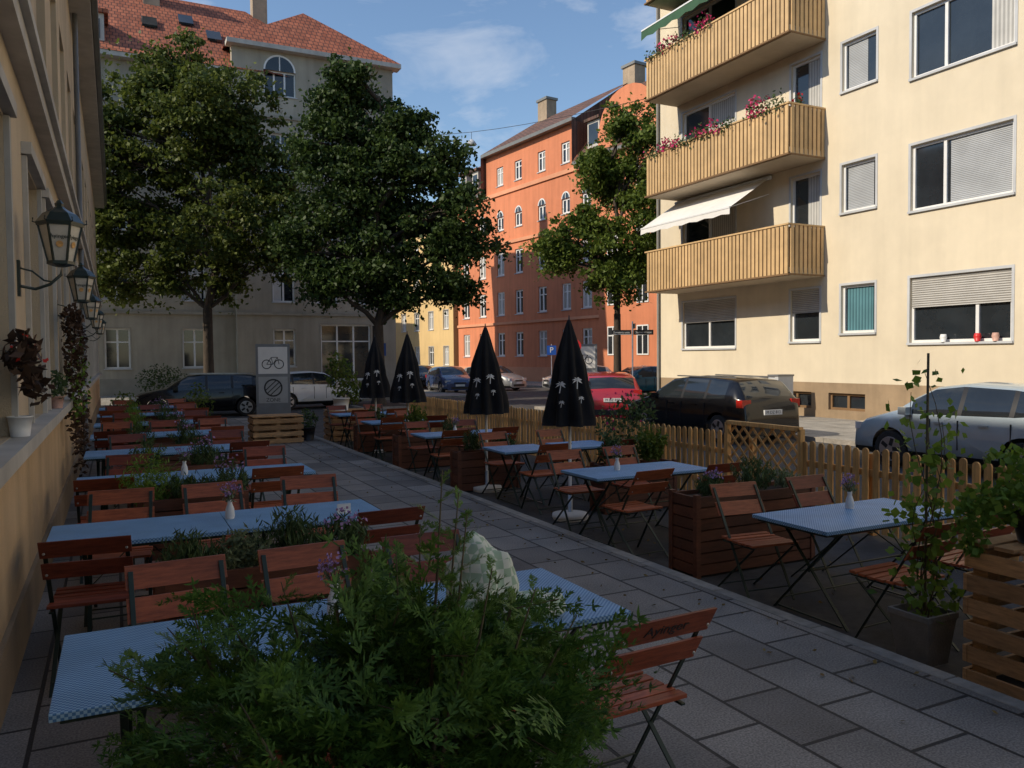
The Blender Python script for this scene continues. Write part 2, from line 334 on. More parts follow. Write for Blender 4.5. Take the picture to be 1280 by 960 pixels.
for yy in (38,-25): mb.face([(-.6,yy,0),(-12,yy,0),(-12,yy,8.5),(-.6,yy,8.5)],'leftwall')
mb.face([(-12,-25,0),(-12,38,0),(-12,38,8.5),(-12,-25,8.5)],'leftwall')
mb.cyl((-.2,-25,8.5),(-.2,38,8.5),.07,.07,10,'gutter')
mb.cyl((-.52,17.0,.0),(-.52,17.0,8.4),.045,.045,10,'gutter')
mb.obj('walls',b); wn.obj('windows',b)
rf=MB(); rf.face([(-.25,-25,8.51),(-.25,38,8.51),(-6.3,38,14.3),(-6.3,-25,14.3)],'tile'); rf.face([(-12.3,-25,8.51),(-12.3,38,8.51),(-6.3,38,14.3),(-6.3,-25,14.3)],'tile')  # unseen ridge, raised so its shadow reaches the far kerb
for yy in (38,-25): rf.face([(-.25,yy,8.51),(-12.3,yy,8.51),(-6.3,yy,14.3)],'leftwall')
rf.obj('roof',b)

def lantern_mesh():
    m=MB()
    m.box(0,.02,-.04,.04,-.16,.12,'lampgreen')
    m.tube([(0.02,0,-.08),(.12,0,-.1),(.22,0,-.06),(.30,0,.02),(.30,0,.08)],[.012]*5,8,'lampgreen')
    m.tube([(0.02,0,.06),(.1,0,.04),(.18,0,-.03),(.24,0,-.04)],[.008]*4,6,'lampgreen')
    c=(.30,0,0); k=6
    m.lathe(c,[(.04,.08),(.10,.10),(.10,.125)],k,'lampgreen',smooth=False)
    m.lathe(c,[(.088,.126),(.148,.40)],k,'lampglass',smooth=False)
    m.lathe(c,[(.165,.401),(.172,.43),(.12,.50),(.05,.54),(.03,.56),(.035,.58),(.012,.61)],k,'lampgreen',smooth=False)
    for t in range(k):
        an=2*math.pi*t/k
        m.beam((.30+.092*math.cos(an),.092*math.sin(an),.125),(.30+.152*math.cos(an),.152*math.sin(an),.402),.014,.014,'lampgreen')
        m.tube([(.30+.15*math.cos(an),.15*math.sin(an),.42),(.30+.19*math.cos(an),.19*math.sin(an),.43),(.30+.185*math.cos(an),.185*math.sin(an),.46)],[.006]*3,5,'lampgreen')
    return m.mesh('wall_lantern')
lm=lantern_mesh()
for y in (6.6,10.7,15.05,19.3,23.6):
    o=place(lm,'wall_lantern',(-.6,y,2.5),scale=.9)
    for ang in (-90,-30):
        an=R(ang); nrm=Vector((math.cos(an),math.sin(an),-.20)).normalized(); pos=Vector((.30,0,.31))+Vector((math.cos(an),math.sin(an),0))*.119
        X=Vector((0,0,1)).cross(nrm).normalized(); Y=nrm.cross(X)
        mt=Matrix((X,Y,nrm)).transposed().to_4x4(); mt.translation=pos
        t=text('Ayinger',.044,'lampgreen',o,mt)
        mt2=mt.copy(); mt2.translation=pos-Y*.06
        e=MB(); e.lathe((0,0,0),[(.026,0),(.024,.002)],14,'fence'); eo=e.obj('emblem',o); eo.matrix_local=mt2

# ------------------------------------------------------------------ right apartment building
b=empty('apartment_building'); XB=19.
F=FR((XB,0,0),(0,1,0),(-1,0,0))
fl=[0,3.48,6.95,10.43,13.9]
mb=MB(); wn=MB(); H=[]
cols=[(11.7,14.4,'A'),(15.5,16.65,'B'),(17.45,18.6,'C'),(21.1,23.9,'D'),(7.2,9.9,'A'),(3.4,4.6,'B'),(-.6,2.1,'A'),(-5,-2.3,'A'),(-9.5,-8.2,'B')]
for fi,z in enumerate(fl):
    for (a,c,k) in cols:
        z0,z1={'A':(2.18,3.9),'B':(2.5,3.88),'C':(2.3,3.88),'D':(2.15,3.85)}[k]
        if k=='C' and fi>0: z0=.95
        h=(a,c,z+z0,z+z1)
        H.append(h)
        kw=dict(rev=.14,surround='gfr')
        if fi==0 and k=='A': kw.update(mull=(.33,),shut=.46)
        elif fi==0 and k in 'CD': kw.update(mull=(.5,) if k=='D' else (),shut=.45)
        elif k=='A': kw.update(mull=(.66,),shut=0,curt='blind' if fi==1 else 'curtain',cf=(0,.62) if fi==1 else (.0,.22))
        elif k=='B': kw.update(mull=(),curt='bluecurtain' if fi==0 else 'blind',cf=(.08,.95) if fi<2 else (.3,.95))
        else: kw.update(mull=(.5,) if k=='D' else (),curt=rnd([None,'curtain']),cf=(0,.5))
        window(wn,F,h,**kw)
bas=[(a+.3,a+1.6,.25,.75) for (a,c,k) in cols]+[(19.2,20.3,.25,.75)]
wall(mb,F,-30,25.5,0,1.05,bas,'plinth'); wall(mb,F,-30,25.5,1.05,18.2,H,'stucco',rev=.14)
for h in bas: window(wn,F,h,mull=(.5,),frame='balc2',sill=False)
mb.face([(XB,25.5,0),(XB+12,25.5,0),(XB+12,25.5,18.2),(XB,25.5,18.2)],'stucco'); mb.face([(XB,-30,0),(XB+12,-30,0),(XB+12,-30,18.2),(XB,-30,18.2)],'stucco')
mb.face([(XB+12,-30,0),(XB+12,25.5,0),(XB+12,25.5,18.2),(XB+12,-30,18.2)],'stucco')
fbox(mb,F,-30.3,25.9,18.2,18.5,-12.4,.6,'conc')
mb.cyl((XB-.08,25.3,0),(XB-.08,25.3,18.2),.05,.05,8,'gutter')
mb.obj('walls',b); wn.obj('windows',b)
rf=MB()
x0,x1=XB-.6,XB+12.4
rf.face([(x0,-30,18.5),(x0,26,18.5),(x0+6.5,24,22),(x0+6.5,-30,22)],'tile'); rf.face([(x1,-30,18.5),(x1,26,18.5),(x0+6.5,24,22),(x0+6.5,-30,22)],'tile'); rf.face([(x0,26,18.5),(x1,26,18.5),(x0+6.5,24,22)],'tile')
rf.obj('roof',b)
bl=MB(); bo=1.42
for fi in range(1,5):
    z=fl[fi]+.82
    y0,y1=17.3,24.2
    fbox(bl,F,y0,y1,z-.0,z+.14,.001,bo-.03,'conc')
    zb,zt=z-.04,z+1.36
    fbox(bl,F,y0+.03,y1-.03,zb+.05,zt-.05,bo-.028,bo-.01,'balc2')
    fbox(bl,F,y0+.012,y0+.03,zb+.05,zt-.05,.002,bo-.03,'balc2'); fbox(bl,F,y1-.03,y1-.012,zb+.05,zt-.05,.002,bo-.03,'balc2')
    n=int((y1-y0)/.165)
    for i in range(n):
        a=y0+.01+i*(y1-y0-.02)/n; fbox(bl,F,a,a+.118,zb,zt,bo-.008,bo+.03,'balc')
    n=int(bo/.165)
    for i in range(n):
        a=.02+i*(bo-.04)/n
        fbox(bl,F,y0-.03,y0+.010,zb,zt,a,a+.118,'balc'); fbox(bl,F,y1-.010,y1+.03,zb,zt,a,a+.118,'balc')
    fbox(bl,F,y0-.05,y1+.05,zt+.002,zt+.05,bo-.05,bo+.06,'balc'); fbox(bl,F,y0-.05,y0+.05,zt+.002,zt+.05,.002,bo-.052,'balc'); fbox(bl,F,y1-.05,y1+.05,zt+.002,zt+.05,.002,bo-.052,'balc')
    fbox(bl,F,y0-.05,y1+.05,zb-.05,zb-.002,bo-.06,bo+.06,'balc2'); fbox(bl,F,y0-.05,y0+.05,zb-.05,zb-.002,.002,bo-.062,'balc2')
    fbox(bl,F,y0-.02,y1+.02,z-.10,z-.002,.003,bo-.07,'conc')
bl.obj('balconies',b)
def awning(name,y0,y1,zi,zo,oi,oo,mat,val=.22):
    a=MB(); n=12
    for i in range(n):
        s0=y0+(y1-y0)*i/n;s1=y0+(y1-y0)*(i+1)/n
        a.face([F(s0,zi,oi),F(s1,zi,oi),F(s1,zo,oo),F(s0,zo,oo)],mat)
        a.face([F(s0,zo,oo),F(s1,zo,oo),F(s1,zo-val*(.8+.2*(i%2)),oo+.01),F(s0,zo-val*(.8+.2*((i+1)%2)),oo+.01)],mat)
    a.beam(F(y0,zo,oo-.01),F(y1,zo,oo-.01),.05,.05,'white')
    a.cyl(F(y0-.05,zi,oi),F(y1+.05,zi,oi),.07,.07,10,'white')
    a.beam(F(y0+.1,zi-.5,.05),F(y0+.1,zo,oo-.03),.02,.02,'white'); a.beam(F(y1-.1,zi-.5,.05),F(y1-.1,zo,oo-.03),.02,.02,'white')
    a.obj(name)
M['greencloth']=pm('green_cloth',(.03,.09,.045),.8,.1,5)
awning('awning',19.4,24.1,7.55,6.5,.12,1.75,'whitecloth'); awning('awning',19.8,24.1,14.5,13.6,.12,1.7,'greencloth',.35)
def flowers(name,y0,y1,z,o,n,fm='pink',h=.16):
    C=np.zeros((n,3)); yy=rng.uniform(y0,y1,n); cl=np.sin(yy*3.1)*.5+np.sin(yy*7.3+z)*.5
    C[:,0]=XB-o+rng.normal(0,.08,n); C[:,1]=yy; C[:,2]=z+rng.normal(0,h*.7,n)+cl*.06
    k=int(n*.55); keep=rng.permutation(n)
    p1=leaves(C[keep[:k]],.10,.6); q=C[keep[k:]]; q=q[np.sin(q[:,1]*3.1)+rng.normal(0,.4,len(q))>-.1]; q[:,2]+=.05
    p2=leaves(q,.10,.8)
    V,Fc,mi=join([p1,p2]); place(numesh(name,V,Fc,['herb',fm],mi),name)
flowers('balcony_flowers',19.5,24.2,9.2,1.5,900,'pink'); flowers('balcony_flowers',17.4,18.9,9.28,1.5,420,'pink',.22); flowers('balcony_flowers',20.5,24.2,12.7,1.5,700,'pink')
flowers('balcony_flowers',17.35,17.5,9.3,.9,160,'rose',.18)
mb=MB(); 
for yy,mt in ((12.5,'trafred'),(12.05,'terra'),(13.4,'white')): mb.lathe((XB-.04,yy,2.18),[(.06,0),(.09,.12),(.07,.2)],10,mt)
mb.obj('window_pots')

# ------------------------------------------------------------------ beige building at the end
b=empty('corner_house'); YB=47.7
F=FR((0,YB,0),(1,0,0),(0,-1,0))
mb=MB();wn=MB();H=[]
pitch=3.72
for fi in range(5):
    for xc in (-14,-10.2,-6.2,-2.6,.15,4.0):
        H.append((xc-.62,xc+.62,1.45+fi*pitch,3.85+fi*pitch-.25))
H=[h for h in H if h[3]<18]
HR=[]
for fi in range(4):
    for xc in (8.8,11.3,13.7):
        if fi==0 and xc>9: continue
        HR.append((xc-.62,xc+.62,1.45+fi*pitch,3.85+fi*pitch-.25))
HR.append((10.9,13.9,.6,3.9)); HR.append((7.9,9.7,16.9,18.3)); HR.append((12.7,13.7,16.9,18.5))
wall(mb,F,-30,6.2,0,18,H,'beige',rev=.2)
F2=FR((0,YB-.5,0),(1,0,0),(0,-1,0))
wall(mb,F2,6.2,15.5,0,19.5,HR,'beige',rev=.2)
mb.face([(6.2,YB,0),(6.2,YB-.5,0),(6.2,YB-.5,19.5),(6.2,YB,19.5)],'beige')
for h in H: window(wn,F,h,rev=.2,mull=(.5,),trans=.66,surround='beigetrim',fw=.08,curt=rnd([None,None,'curtain']),cf=(0,rnd([.3,.9])))
for h in HR:
    if h==(7.9,9.7,16.9,18.3): window(wn,F2,h,rev=.2,mull=(.33,.66),fw=.08)
    else: window(wn,F2,h,rev=.2,mull=(.5,) if h[1]-h[0]<2 else (.33,.66),trans=.7,surround='beigetrim',fw=.08,curt=rnd([None,'curtain']) if h[1]-h[0]<2 else None,cf=(0,.4))
def arch(mbx,F,sc_,z,r,o=.01,n=14,fr='white'):
    pts=[F(sc_+r*math.cos(math.pi*i/n),z+r*math.sin(math.pi*i/n),o) for i in range(n+1)]
    mbx.face(pts,'glass')
    for i in range(n):
        a0,a1=math.pi*i/n,math.pi*(i+1)/n
        mbx.face([F(sc_+r*math.cos(a0),z+r*math.sin(a0),o+.01),F(sc_+r*math.cos(a1),z+r*math.sin(a1),o+.01),F(sc_+(r-.1)*math.cos(a1),z+(r-.1)*math.sin(a1),o+.01),F(sc_+(r-.1)*math.cos(a0),z+(r-.1)*math.sin(a0),o+.01)],fr)
    fbox(mbx,F,sc_-.03,sc_+.03,z,z+r-.05,o+.002,o+.03,fr)
arch(wn,F2,8.8,18.3,.9)
for z in (4.4,15.6): fbox(mb,F,-30,6.2,z,z+.16,.001,.1,'beigetrim'); fbox(mb,F2,6.2,15.5,z,z+.16,.001,.1,'beigetrim')
fbox(mb,F,-30,6.2,0,.9,.001,.05,'beigetrim'); fbox(mb,F2,6.2,10.85,0,.9,.001,.05,'beigetrim')
mb.face([(15.5,YB-.5,0),(15.5,YB+13,0),(15.5,YB+13,19.5),(15.5,YB-.5,19.5)],'beige'); mb.face([(-30,YB,0),(-30,YB+13,0),(-30,YB+13,18),(-30,YB,18)],'beige')
mb.face([(-30,YB+13,0),(15.5,YB+13,0),(15.5,YB+13,18),(-30,YB+13,18)],'beige')
fbox(mb,F,-30,6.19,17.85,18.1,.001,.55,'trim'); fbox(mb,F2,5.9,15.9,19.35,19.6,-.3,.5,'trim')
mb.obj('walls',b); wn.obj('windows',b)
rf=MB()
y0=YB-.6
rf.face([(-30,y0,18.1),(8,y0,18.1),(8,YB+6.5,24.2),(-30,YB+6.5,24.2)],'tile'); rf.face([(-30,YB+13.5,18.1),(16,YB+13.5,18.1),(8,YB+6.5,24.2),(-30,YB+6.5,24.2)],'tile'); rf.face([(16,YB+1,18.1),(16,YB+13.5,18.1),(8,YB+6.5,24.2)],'tile')
rf.face([(8,y0,18.1),(16,YB+1,18.1),(8,YB+6.5,24.2)],'tile')
a=(5.9,YB-1,19.6);c=(15.9,YB-1,19.6);d=(15.9,YB+7,19.6);e=(5.9,YB+7,19.6); t=(10.9,YB+2.8,23.2)
for q in ((a,c,t),(c,d,t),(d,e,t),(e,a,t)): rf.face(q,'tile')
rf.box(-1.9,-.1,YB+.2,YB+3,18.6,20.2,'trim'); rf.box(-2.1,.1,YB+.0,YB+3.4,20.2,20.4,'tile'); rf.box(-1.7,-1.05,YB+.15,YB+.2,18.9,19.9,'glass'); rf.box(-.95,-.3,YB+.15,YB+.2,18.9,19.9,'glass')
for x,zz in ((3.8,21.4),(5.2,20.2),(1.8,20.6)):
    yy=YB-.6+(zz-18.1)/6.1*7.1; rf.box8([(x,yy,zz+.08),(x+.8,yy,zz+.08),(x+.8,yy+.9,zz+.86),(x,yy+.9,zz+.86),(x,yy-.05,zz+.2),(x+.8,yy-.05,zz+.2),(x+.8,yy+.85,zz+.98),(x,yy+.85,zz+.98)],'glass')
rf.box(2.0,2.9,YB+5.2,YB+6.2,22.4,26.3,'chim'); rf.box(8.4,9.3,YB+6,YB+7,22.4,26.8,'chim'); rf.box(-3,-2,YB+6,YB+7,22.4,26,'chim')
rf.obj('roof',b)

# ------------------------------------------------------------------ red building
b=empty('red_apartment_house')
P0=Vector((30.6,36.5,0)); dirv=Vector((-.108,.994,0)).normalized(); nrm=Vector((-dirv.y,dirv.x,0)); 
F=FR(P0,dirv,nrm); LEN=29.5
cs=[2.2,5.0,7.9,11.0,13.4,16.4,19.6,22.3,25.2,28.0]
mb=MB();wn=MB();H=[];HA=[]
for j,s in enumerate(cs):
    for fi,zc in enumerate((2.9,6.2,9.4)):
        H.append((s-.55,s+.55,zc-.95,zc+.95))
    HA.append((s-.5,s+.5,12.1,13.2))
    if 12.5<s<24: H.append((s-.5,s+.5,15.7,17.2))
fz=18.3
wall(mb,F,0,LEN,0,15.2,H+HA,'red',rev=.15)
wall(mb,F,12.0,24.5,15.2,fz,H,'red',rev=.15)
for h in H: window(wn,F,h,mull=(.5,),trans=.68,fw=.13,curt=rnd([None,'curtain','curtain','shut']),cf=(0,rnd([.35,1])))
for h in HA: window(wn,F,h,mull=(.5,),fw=.13); arch(wn,F,(h[0]+h[1])/2,h[3],.5,o=.012)
for z,t in ((4.5,.2),(10.9,.25),(14.9,.3)): fbox(mb,F,0,LEN,z,z+t,.001,.12,'redtrim')
fbox(mb,F,0,LEN,0,1.1,.001,.06,'redtrim')
Bk=-12.
mb.face([F(0,0,0),F(0,0,Bk),F(0,15.2,Bk),F(0,15.2,0)],'red'); mb.face([F(LEN,0,0),F(LEN,0,Bk),F(LEN,15.2,Bk),F(LEN,15.2,0)],'red'); mb.face([F(0,0,Bk),F(LEN,0,Bk),F(LEN,15.2,Bk),F(0,15.2,Bk)],'red')
mb.face([F(12,15.2,0),F(12,15.2,-4),F(12,fz,-4),F(12,fz,0)],'red'); mb.face([F(24.5,15.2,0),F(24.5,15.2,-4),F(24.5,fz,-4),F(24.5,fz,0)],'red')
gz=15.2
pts=[F(3.6,gz,.25),F(9.4,gz,.25)]+[F(6.5+2.9*math.cos(math.pi*i/12)*(1 if i in(0,12) else .96),gz+1.6+2.4*math.sin(math.pi*i/12),.25) for i in range(13)]
mb.face(pts,'red'); fbox(mb,F,3.6,9.4,0,gz,.0,.25,'red')
for z in (2.9,6.2,9.4,12.9):
    for s in (5.0,7.9):
        h=(s-.55,s+.55,z-.95,z+.95); fbox(wn,F,h[0],h[1],h[2],h[3],.251,.262,'glass')
        for q in (h[0],s-.04,h[1]-.08): fbox(wn,F,q,q+.08,h[2],h[3],.262,.3,'white')
        for q in (h[2],h[3]-.08,z+.3): fbox(wn,F,h[0],h[1],q,q+.08,.262,.298,'white')
fbox(wn,F,6,7,15.6,17.4,.251,.262,'glass')
for q in (6,6.46,6.92): fbox(wn,F,q,q+.08,15.6,17.4,.262,.3,'white')
fbox(mb,F,-.3,12,15.2,15.42,-.3,.5,'gutter'); fbox(mb,F,12,24.5,fz,fz+.25,-.3,.5,'gutter'); fbox(mb,F,24.5,LEN+.2,15.2,15.42,-.3,.5,'gutter')
mb.obj('walls',b); wn.obj('windows',b)
rf=MB()
def rq(*p,m='tilebrown'): rf.face([F(*q) for q in p],m)
rq((-.3,15.4,.5),(12,15.4,.5),(12,21.5,-5),(1,21.5,-5)); rq((24.5,15.4,.5),(LEN+.3,15.4,.5),(LEN+.3,18.6,-1.5),(24.5,18.6,-1.5))
rq((24.5,18.6,-1.5),(LEN+.3,18.6,-1.5),(LEN-1,20.5,-6),(24.5,20.5,-6))
rq((12,fz+.25,.5),(24.5,fz+.25,.5),(24.5,22,-5),(12,22,-5)); rq((-.3,15.4,.5),(1,21.5,-5),(-.3,15.4,Bk)); rq((12,15.4,.5),(12,22,-5),(12,fz,.5)); rq((24.5,15.4,.5),(24.5,fz,.5),(24.5,22,-5))
rq((0,15.4,Bk-.4),(LEN,15.4,Bk-.4),(LEN,21.5,-6),(0,21.5,-6)); rq((LEN+.3,15.4,.5),(LEN+.3,15.4,Bk),(LEN-1,20.5,-6))
for s in (25.6,27.6): fbox(rf,F,s,s+1,15.9,17.6,-1.6,.1,'trim'); fbox(rf,F,s+.15,s+.85,16.1,17.3,.101,.12,'glass'); fbox(rf,F,s-.15,s+1.15,17.6,17.8,-1.8,.3,'tilebrown')
for s in (1.6,9.8): fbox(rf,F,s,s+1.3,16.2,18.0,-2.6,-.2,'trim'); fbox(rf,F,s+.15,s+1.15,16.4,17.8,-.2,-.18,'glass'); fbox(rf,F,s-.15,s+1.45,18.0,18.2,-2.8,0,'tilebrown')
for s,zt in ((3.2,22.6),(11.2,22.9),(22.2,23.4)): fbox(rf,F,s,s+1.3,20,zt,-5.6,-4.6,'chim'); fbox(rf,F,s-.1,s+1.4,zt,zt+.2,-5.7,-4.5,'gutter')
rf.obj('roof',b)

def simple_house(name,O,ux,n,length,height,depth,wallm,roofm,roofh=3.5,step=3.,pitch=3.3):
    bb=empty(name); F=FR(O,ux,n); mb=MB();wn=MB();H=[]
    s=1.4
    while s<length-1:
        z=1.2
        while z+1.9<height: H.append((s-.5,s+.5,z,z+1.7)); z+=pitch
        s+=step
    wall(mb,F,0,length,0,height,H,wallm)
    for h in H: window(wn,F,h,mull=(.5,),trans=.7,fw=.09,surround='trim',curt=rnd([None,'curtain']))
    mb.face([F(0,0,0),F(0,0,-depth),F(0,height,-depth),F(0,height,0)],wallm);mb.face([F(length,0,0),F(length,0,-depth),F(length,height,-depth),F(length,height,0)],wallm);mb.face([F(0,0,-depth),F(length,0,-depth),F(length,height,-depth),F(0,height,-depth)],wallm)
    fbox(mb,F,-.2,length+.2,height,height+.2,-.2,.4,'trim')
    mb.face([F(0,height+.2,.4),F(length,height+.2,.4),F(length,height+roofh,-depth/2),F(0,height+roofh,-depth/2)],roofm)
    mb.face([F(0,height+.2,-depth-.4),F(length,height+.2,-depth-.4),F(length,height+roofh,-depth/2),F(0,height+roofh,-depth/2)],roofm)
    mb.face([F(0,height,.3),F(0,height,-depth),F(0,height+roofh,-depth/2)],wallm);mb.face([F(length,height,.3),F(length,height,-depth),F(length,height+roofh,-depth/2)],wallm)
    mb.obj('walls',bb);wn.obj('windows',bb)
simple_house('yellow_house',(27.2,66.5,0),(-.108,.994,0),(-.994,-.108,0),22,15,11,'yellow','tile')
simple_house('yellow_house',(24.6,89,0),(-.13,.99,0),(-.99,-.13,0),30,14,11,'yellow','tilebrown')
simple_house('cream_house',(13.6,75,0),(-.02,.999,0),(.999,.02,0),40,14,11,'stucco','tile')
simple_house('cream_house',(8,128,0),(1,0,0),(0,-1,0),26,13,10,'yellow','tile')

# ------------------------------------------------------------------ trees
RV=np.array([.8957,-.4446,0]); DV=np.array([.4446,.8957,0])
def tree(name,base,fork,lobes,leafm,lsize,per,trunk_r,lean=0,dens=1.,sd=1):
    random.seed(sd*13+2)
    e=empty(name,base); tr=MB(); P=[]
    top=max(l[1] for l in lobes)
    cx=np.mean([l[0] for l in lobes])
    fk=Vector((0,0,fork))
    tr.tube([(0,0,-.1),(0,0,.25),(.03*lean,0,fork*.5),fk],[trunk_r*1.5,trunk_r*1.08,trunk_r*.92,trunk_r*.85],12,'bark',caps=False)
    def limb(p,q,r0,r1,seg=5):
        p=Vector(p);q=Vector(q);L=(q-p).length; pts=[];rr=[]
        for i in range(seg+1):
            t=i/seg; w=p.lerp(q,t); 
            if 0<i<seg: w+=Vector((random.uniform(-1,1),random.uniform(-1,1),random.uniform(-.3,1)))*L*.05
            w.z+= L*.07*math.sin(math.pi*t)
            pts.append(w);rr.append(r0+(r1-r0)*t)
        tr.tube(pts,rr,7,'bark',caps=False); return pts
    lead=limb(fk,Vector((RV[0]*cx*.4,RV[1]*cx*.4,top*.93)),trunk_r*.75,.04,7)
    for (u,z,r) in lobes:
        w=random.uniform(-.5,.5)*r
        c=Vector((RV[0]*u+DV[0]*w,RV[1]*u+DV[1]*w,z))
        st=min(lead,key=lambda q:abs(q.z-(z-r*1.1)))
        lp=limb(st,c,trunk_r*.42,.045)
        nc=int(9.5*r*r*dens)+6
        for k in range(nc):
            dvec=Vector(rng.normal(size=3)).normalized(); rad=r*(random.uniform(.35,1.12))*(1 if dvec.z>-.3 else .85)
            cc=c+Vector((dvec.x*rad,dvec.y*rad*1.0,dvec.z*rad*.92))
            cr=random.choice([.3,.4,.5,.6,.8])*random.uniform(.85,1.15)
            if k%3==0: limb(lp[random.randint(2,5)],cc,.035,.012,3)
            n=int(per*cr**1.7*4)
            q=rng.normal(size=(n,3))*np.array([cr,cr,cr*.55])*.46+np.array(cc)
            q[:,2]-=.3*((q[:,0]-cc.x)**2+(q[:,1]-cc.y)**2)
            P.append(q)
        # loose outer sprigs
        n=int(45*r*r); q=unit(rng.normal(size=(n,3)))*r*rng.uniform(.8,1.25,(n,1))+np.array(c); P.append(q)
    P=np.concatenate(P); V,Fc=leaves(P,lsize,.66,up=-.25,jit=.4)
    tr.obj('trunk_and_limbs',e); place(numesh('crown',V,Fc,[leafm]),'crown',parent=e); return len(P)
n1=tree('linden_tree',(3.85,39,0),4.2,[(-3,14.6,1.9),(-.9,14.9,1.9),(1.6,13.1,1.9),(-4.6,12.6,2.0),(-4.3,11,2.1),(-.6,12,2.6),(2.5,10.6,2.1),(-4.9,8.2,2.1),(-1.8,8.5,2.7),(1.8,7.8,2.4),(-3.8,6.0,1.6),(3.7,6.6,1.4),(.5,5.6,1.4),(-5.7,9.8,1.5),(3.8,8.6,1.3),(-1.5,5.8,1.5)],'leafA',.20,84,.24,sd=1)
n2=tree('linden_tree',(9.55,31.4,0),3.2,[(-1.5,12.0,1.5),(-1.0,13.1,1.0),(-2.3,10.6,1.1),(.5,10.6,1.5),(1.6,11.3,.8),(2.9,9.6,1.1),(1.6,9.2,1.3),(-1.5,8.4,1.9),(1.1,7.6,1.9),(3.5,7.6,1.1),(3.8,6.5,1.0),(-.2,6,2.0),(2.6,5.7,1.4),(-2.9,6.2,1.2),(-2.0,4.8,1.1),(1.2,4.5,1.1),(3.2,4.6,.9),(-.8,10,1.6)],'leafB',.18,96,.26,lean=1,sd=4,dens=1.2)
n3=tree('maple_tree',(22.6,33.6,0),4.0,[(.9,13.4,1.6),(.6,10.7,2),(.6,7.5,2),(-.3,5.9,1.7),(-2.4,7.7,1.35),(-2.9,6.8,1.0),(-1.5,8.6,1.0),(-.7,11.6,1.1),(2.4,9,2),(2.4,12,1.8)],'leafC',.19,96,.2,sd=3,dens=1.2)
print('leaves',n1,n2,n3); random.seed(21)

# ------------------------------------------------------------------ tables and chairs
def chair_mesh(sl):
    m=MB(); w=.21
    for sx in (-w,w):
        m.beam((sx,-.27,.87),(sx,.24,.0),.008,.024,'iron',up=(1,0,0)); s2=sx*.93
        m.beam((s2,.24,.44),(s2,-.26,.0),.008,.024,'iron',up=(1,0,0))
        m.beam((sx*.97,-.14,.445),(sx*.97,.27,.455),.01,.022,'iron',up=(1,0,0))
    m.cyl((-w,.18,.1),(w,.18,.1),.006,.006,6,'iron'); m.cyl((-w*.93,-.2,.06),(w*.93,-.2,.06),.006,.006,6,'iron'); m.cyl((-w,-.02,.44),(w,-.02,.44),.006,.006,6,'iron')
    for i in range(6):
        y=-.14+i*.072; m.box(-.225,.225,y,y+.056,.458+.004*abs(i-2.5),.476+.004*abs(i-2.5),sl)
    for z in (.84,.70):
        y=-.27+(.87-z)*(.51/.87)
        dz=.052; dy=-dz*(.51/.87)
        m.box8([(-.235,y-.008-dy,z-dz),(.235,y-.008-dy,z-dz),(.235,y-.026-dy,z-dz),(-.235,y-.026-dy,z-dz),(-.235,y-.008+dy,z+dz),(.235,y-.008+dy,z+dz),(.235,y-.026+dy,z+dz),(-.235,y-.026+dy,z+dz)],sl)
        for sx in (-w,w): 
            for q in (-.02,.02): m.cyl((sx,y-.027,z+q),(sx,y-.031,z+q),.006,.006,6,'chrome')
    return m.mesh('folding_chair')
def table_mesh(L,W):
    m=MB(); h=.75
    m.box(-L/2,L/2,-W/2,W/2,h-.028,h,'cloth')
    m.box(-L/2+.03,L/2-.03,-W/2+.03,W/2-.03,h-.05,h-.029,'iron')
    for sx in (-L/2+.22,L/2-.22):
        for o,s in ((0,1),(.014,-1)):
            m.beam((sx+o,-s*(W/2-.08),h-.05),(sx+o,s*(W/2-.02),0),.01,.028,'iron',up=(1,0,0))
        m.beam((sx,-W/2+.06,.02),(sx,W/2-.06,.02),.02,.012,'iron')
    m.cyl((-L/2+.22,0,.36),(L/2-.22,0,.36),.008,.008,6,'iron'); m.cyl((-L/2+.22,W/2-.1,.09),(L/2-.22,W/2-.1,.09),.007,.007,6,'iron')
    m.beam((-L/2+.22,0,.37),(0,0,h-.05),.02,.006,'iron'); m.beam((L/2-.22,0,.37),(0,0,h-.05),.02,.006,'iron')
    return m.mesh('folding_table')
CHS=[chair_mesh(s) for s in ('slat','slat2','slat3')]; T15=table_mesh(1.5,.74); T08=table_mesh(.8,.74)
def chair(x,y,z,ang,j=5,me=None): 
    return place(me or rnd(CHS),'folding_chair',(x,y,z),R(ang+random.uniform(-j,j)),bev=.003)
def table(me,x,y,z,ang=0): return place(me,'folding_table',(x,y,z),R(ang),bev=.006)
ZR=-.1
def table_set(x,y,z,L,me,xs,near=True,far=True,off=.62):
    table(me,x,y,z,random.uniform(-1,1))
    for dx in xs:
        if near: chair(x+dx+random.uniform(-.05,.05),y-off+random.uniform(-.06,.04),z,0,7)
        if far: chair(x+dx+random.uniform(-.05,.05),y+off+random.uniform(-.04,.06),z,180,7)
def leftset(x0,x1,y,W=.74,near=(),far=()):
    L=(x1-x0)/2; me=table_mesh(L-.004,W)
    for c in (x0+L/2,x1-L/2): place(me,'folding_table',(c,y,0),R(random.uniform(-.5,.5)),bev=.006)
    for cx in near: chair(cx,y-.64+random.uniform(-.04,.04),0,0)
    for cx in far: chair(cx,y+.64+random.uniform(-.04,.04),0,180)
leftset(-.22,2.06,3.38,.84,far=(.27,.9,1.55))
nc=chair(1.88,2.76,0,3,0,CHS[0]); chair(1.25,2.72,0,0); chair(.62,2.68,0,0)
yb_=-.27+.03*(.51/.87)-.0275; tn=Vector((0,-.87,-.51)).normalized(); tX=Vector((1,0,0)); tY=tn.cross(tX)
mt=Matrix((tX,tY,tn)).transposed().to_4x4(); mt.translation=(0,yb_+.0005,.84); text('Ayinger',.07,'dark',nc,mt)
